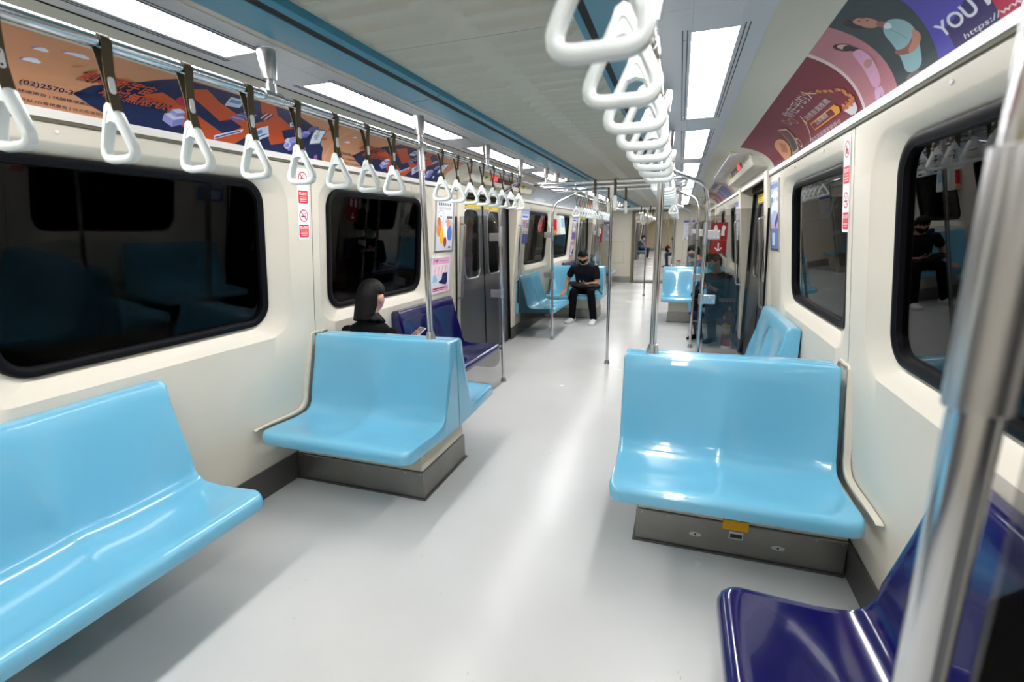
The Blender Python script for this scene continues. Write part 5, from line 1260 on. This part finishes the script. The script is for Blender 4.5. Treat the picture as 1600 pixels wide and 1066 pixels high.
person('woman with a black bob and black top seen from behind, wearing a pink mask', (WX, WY, 0), 0, W_)
phone('smartphone', 'pale smartphone held by the woman with the black bob', (WX+0.125, WY+0.345, 0.765), -0.35, 0.5)
# the passenger in the teal mask behind the glass
TX, TY = 1.265, 7.08
T_ = dict(pelvis=(0, 0.0, 0.535), chest=(0, 0.01, 0.74), neck=(0, 0.075, 0.93), head=(0.0, 0.150, 1.065), pitch=0.5, hyaw=-0.35, shoulder=0.19, voxel=0.013,
    handR=(0.05, 0.27, 0.76), hintR=(0.7, -0.3, -0.6), fdirR=(-0.5, 0.8, 0.2), palmR=(-0.3, -0.3, 0.8), curlR=0.7, handL=(-0.09, 0.27, 0.74), hintL=(-0.8, -0.3, -0.5), fdirL=(0.6, 0.8, 0.1), palmL=(0.3, -0.3, 0.8), curlL=0.7,
    kneeR=(0.10, 0.33, 0.52), ankleR=(0.10, 0.24, 0.085), toeR=(0.12, 0.41, 0), kneeL=(-0.15, 0.35, 0.52), ankleL=(-0.14, 0.26, 0.085), toeL=(-0.16, 0.43, 0),
    sleeve=1.55, loose=0.022, top=BLKC, bottom=BLKC, mask=mat('teal_mask', (0.05, 0.48, 0.50), 0.6), hair='short', topname='jumper', shoe=BLKC)
person('passenger in black and a teal mask, bent over a phone behind the right glass', (TX, TY, 0), PI/2+0.85, T_)
phone('smartphone', 'phone held by the passenger in the teal mask', (TX-math.sin(PI/2+0.85)*0.36, TY+math.cos(PI/2+0.85)*0.36, 0.80), PI/2+0.85, 0.2, ink(50, 50, 54))
# the passenger in the navy jacket further along
N_ = dict(T_); N_.update(kneeR=(0.11, 0.42, 0.52), kneeL=(-0.11, 0.42, 0.52), ankleR=(0.11, 0.38, 0.085), ankleL=(-0.11, 0.38, 0.085), toeR=(0.12, 0.55, 0), toeL=(-0.12, 0.55, 0), mask=mat('grey_mask', (0.10, 0.10, 0.12), 0.7), top=NAVYJ, bottom=mat('dark_blue_trousers', (0.03, 0.04, 0.10), 0.8), sleeve=1.85, hyaw=0.2, pitch=0.35, head=(0.0, 0.20, 1.085), neck=(0, 0.11, 0.95), voxel=0.016, topname='jacket', handR=(0.10, 0.40, 0.80), handL=(-0.08, 0.40, 0.76))
person('passenger in a navy jacket on the right, seated beyond the passenger in the teal mask', (1.18, 9.55, 0), PI/2, N_)
t = thing('drink_cup', 'pale blue cup with a red lid held by the passenger in the navy jacket', 'cup', (1.18-0.46, 9.55+0.07, 0.80))
mb = MB(); mb.lathe([(0.028, 0), (0.036, 0.11)], (0,0,0), 16); mb.obj('cup', ink(130, 190, 214), t); mb = MB(); mb.lathe([(0.038, 0.11), (0.038, 0.125), (0.026, 0.132)], (0,0,0), 16); mb.obj('lid', ink(170, 50, 50), t)

# ------------------------------------------------------------------ the next car, seen through the gangway
F0, F1 = 15.05, 36.5
mb = MB(); mb.box(-0.60, 0.60, Y1+0.1, F0, -0.06, 0.0); struct(mb.obj('floor_gangway', FLOORM, smooth=0))
BEL = mat('gangway_bellows', (0.45, 0.42, 0.33), 0.6)
for sd, nm in ((-1, 'left'), (1, 'right')):
    mb = MB(); P = []
    for k in range(13): P.append((0.60+(0.03 if k % 2 else 0.0), Y1+0.10+k*(F0-Y1-0.10)/12))
    for (x0, y0), (x1, y1) in zip(P[:-1], P[1:]): mb.add([(sd*x0, y0, 0), (sd*x1, y1, 0), (sd*x1, y1, 2.05), (sd*x0, y0, 2.05)], [(0,1,2,3)])
    struct(mb.obj('wall_gangway_'+nm, BEL, smooth=0))
mb = MB(); mb.box(-0.66, 0.66, Y1+0.1, F0, 2.03, 2.08); struct(mb.obj('ceiling_gangway', BEL, smooth=0))
mb = MB(); mb.box(-1.6, 1.6, F0, F1, -0.06, 0.0); struct(mb.obj('floor_next_car', FLOORM, smooth=0))
mb = MB(); mb.box(-1.6, 1.6, F0, F1, 2.15, 2.2); struct(mb.obj('ceiling_next_car', CEIL, smooth=0))
wn = 30
for sd, nm in ((-1, 'left'), (1, 'right')):
    mb = MB(); mb.prism([(1.50, 0), (1.46, 0.9), (1.365, 1.9), (1.11, 2.09), (0.95, 2.12), (0.95, 2.19), (1.65, 2.19), (1.65, 0)], lambda p, q: (sd*p[0], q, p[1]), F0, F1); struct(mb.obj('wall_next_car_'+nm, CREAM, smooth=0))
    for y in (16.0, 17.75, 22.0, 23.8, 28.0, 29.8):
        L = rrect(y, y+1.22, 1.0, 1.79, 0.12, 4); mb = MB(); n = len(L); vs = [wp(sd, a, b, o_) for o_ in (-0.01, 0.012) for a, b in L]
        mb.add(vs, [tuple(range(n)), tuple(range(n, 2*n))[::-1]] + [(k, (k+1) % n, n+(k+1) % n, n+k) for k in range(n)]); wn += 1; struct(mb.obj('window_%d' % wn, RUBBER, smooth=0))
    for y in (19.4, 25.6, 31.7):
        mb = MB(); mb.box(*sorted((sd*1.30, sd*1.49)), y, y+1.6, 0, 1.86); wn += 1; struct(mb.obj('door_%d' % wn, DOORM, smooth=0))
    for k in range(0, 12):
        if k % 2: continue
        dup(lt0, (sd*0.78, F0+1.2+1.72*k, 2.147), 0 if sd > 0 else PI, 'small far lit ceiling light in the next car, %s row, %s along' % ('left' if sd < 0 else 'right', ORD[k]), 'ceiling lights of the next car')
for x0, x1, nm in ((-1.66, -GX, 'left'), (GX, 1.66, 'right')):
    mb = MB(); mb.box(x0, x1, F0-0.1, F0, 0, 2.2); struct(mb.obj('wall_next_car_front_'+nm, CREAM, smooth=0))
mb = MB(); mb.box(-GX, GX, F0-0.1, F0, 2.0, 2.2); struct(mb.obj('trim_next_car_front', CREAM, smooth=0))
mb = MB(); mb.box(-1.6, 1.6, F1, F1+0.1, 0, 2.2); struct(mb.obj('wall_next_car_end', mat('far_end_panel', (0.70, 0.60, 0.42), 0.5), smooth=0))
mb = MB(); mb.box(-1.5, 1.5, F1-0.02, F1, 0.001, 0.20); struct(mb.obj('baseboard_next_car', mat('kick_satin', (0.35, 0.34, 0.33), 0.3), smooth=0))
mb = MB(); mb.box(-0.45, 0.45, F1-0.025, F1-0.001, 0.21, 1.95); struct(mb.obj('door_90', mat('far_cab_door', (0.66, 0.57, 0.40), 0.5), smooth=0, bevel=0.01))
for i, (x, y) in enumerate(((0, 20.1), (0, 26.3), (0, 32.4), (-0.918, 18.9), (0.918, 18.9), (0.63, 23.0))):
    pole('grab_pole', 'distant steel pole in the next car, %s from the gangway' % ORD[i], x, y, 0, 2.147, group='poles of the next car')
transverse(20.92, 1, 2, 'in the next car')
for i, (sd, y) in enumerate(((-1, 26.4), (-1, 17.2), (1, 16.6))):
    bench(y, sd, BLUE, ['far light blue bench under the seated passenger in jeans in the next car', 'light blue bench on the left just inside the next car', 'light blue bench on the right just inside the next car'][i])
L_ = dict(N_); L_.update(topname='shirt', chest=(0, 0.02, 0.74), neck=(0, 0.07, 0.95), head=(0, 0.13, 1.085), mask=mat('white_mask', (0.7, 0.7, 0.72), 0.7), top=mat('grey_blue_shirt', (0.16, 0.20, 0.27), 0.8), bottom=JEAN, sleeve=0.6, pitch=0.3, hyaw=0.0, voxel=0.02, shoe=SHOE)
person('distant passenger in jeans and a grey top seated on the left of the next car', (-1.22, 26.4, 0), -PI/2, L_)
R_ = dict(L_); R_.update(mask=mat('grey_mask', (0.10, 0.10, 0.12), 0.7), top=mat('orange_top', (0.55, 0.20, 0.13), 0.8), bottom=JEAN, sleeve=0.6, pitch=0.4, hyaw=0.0, voxel=0.02, shoe=mat('red_shoes', (0.22, 0.015, 0.03), 0.6), sole=mat('red_shoes', (0.22, 0.015, 0.03), 0.6))
person('distant passenger in an orange top, jeans and red shoes in the next car', (0.66, 20.62, 0), PI/2, R_)
t = thing('backpack', 'small black backpack on the knees of the passenger with the red shoes', 'bag', (0.28, 20.58, 0.60))
mb = MB(); mb.sphere((0, 0, 0.13), (0.11, 0.16, 0.14), 16, 10); mb.obj('bag_body', BAGM, t)
mb = MB(); mb.tube([(0, -0.04, 0.26), (0, -0.03, 0.30), (0, 0.03, 0.30), (0, 0.04, 0.26)], 0.008, 8); mb.obj('grab_loop', BAGM, t)
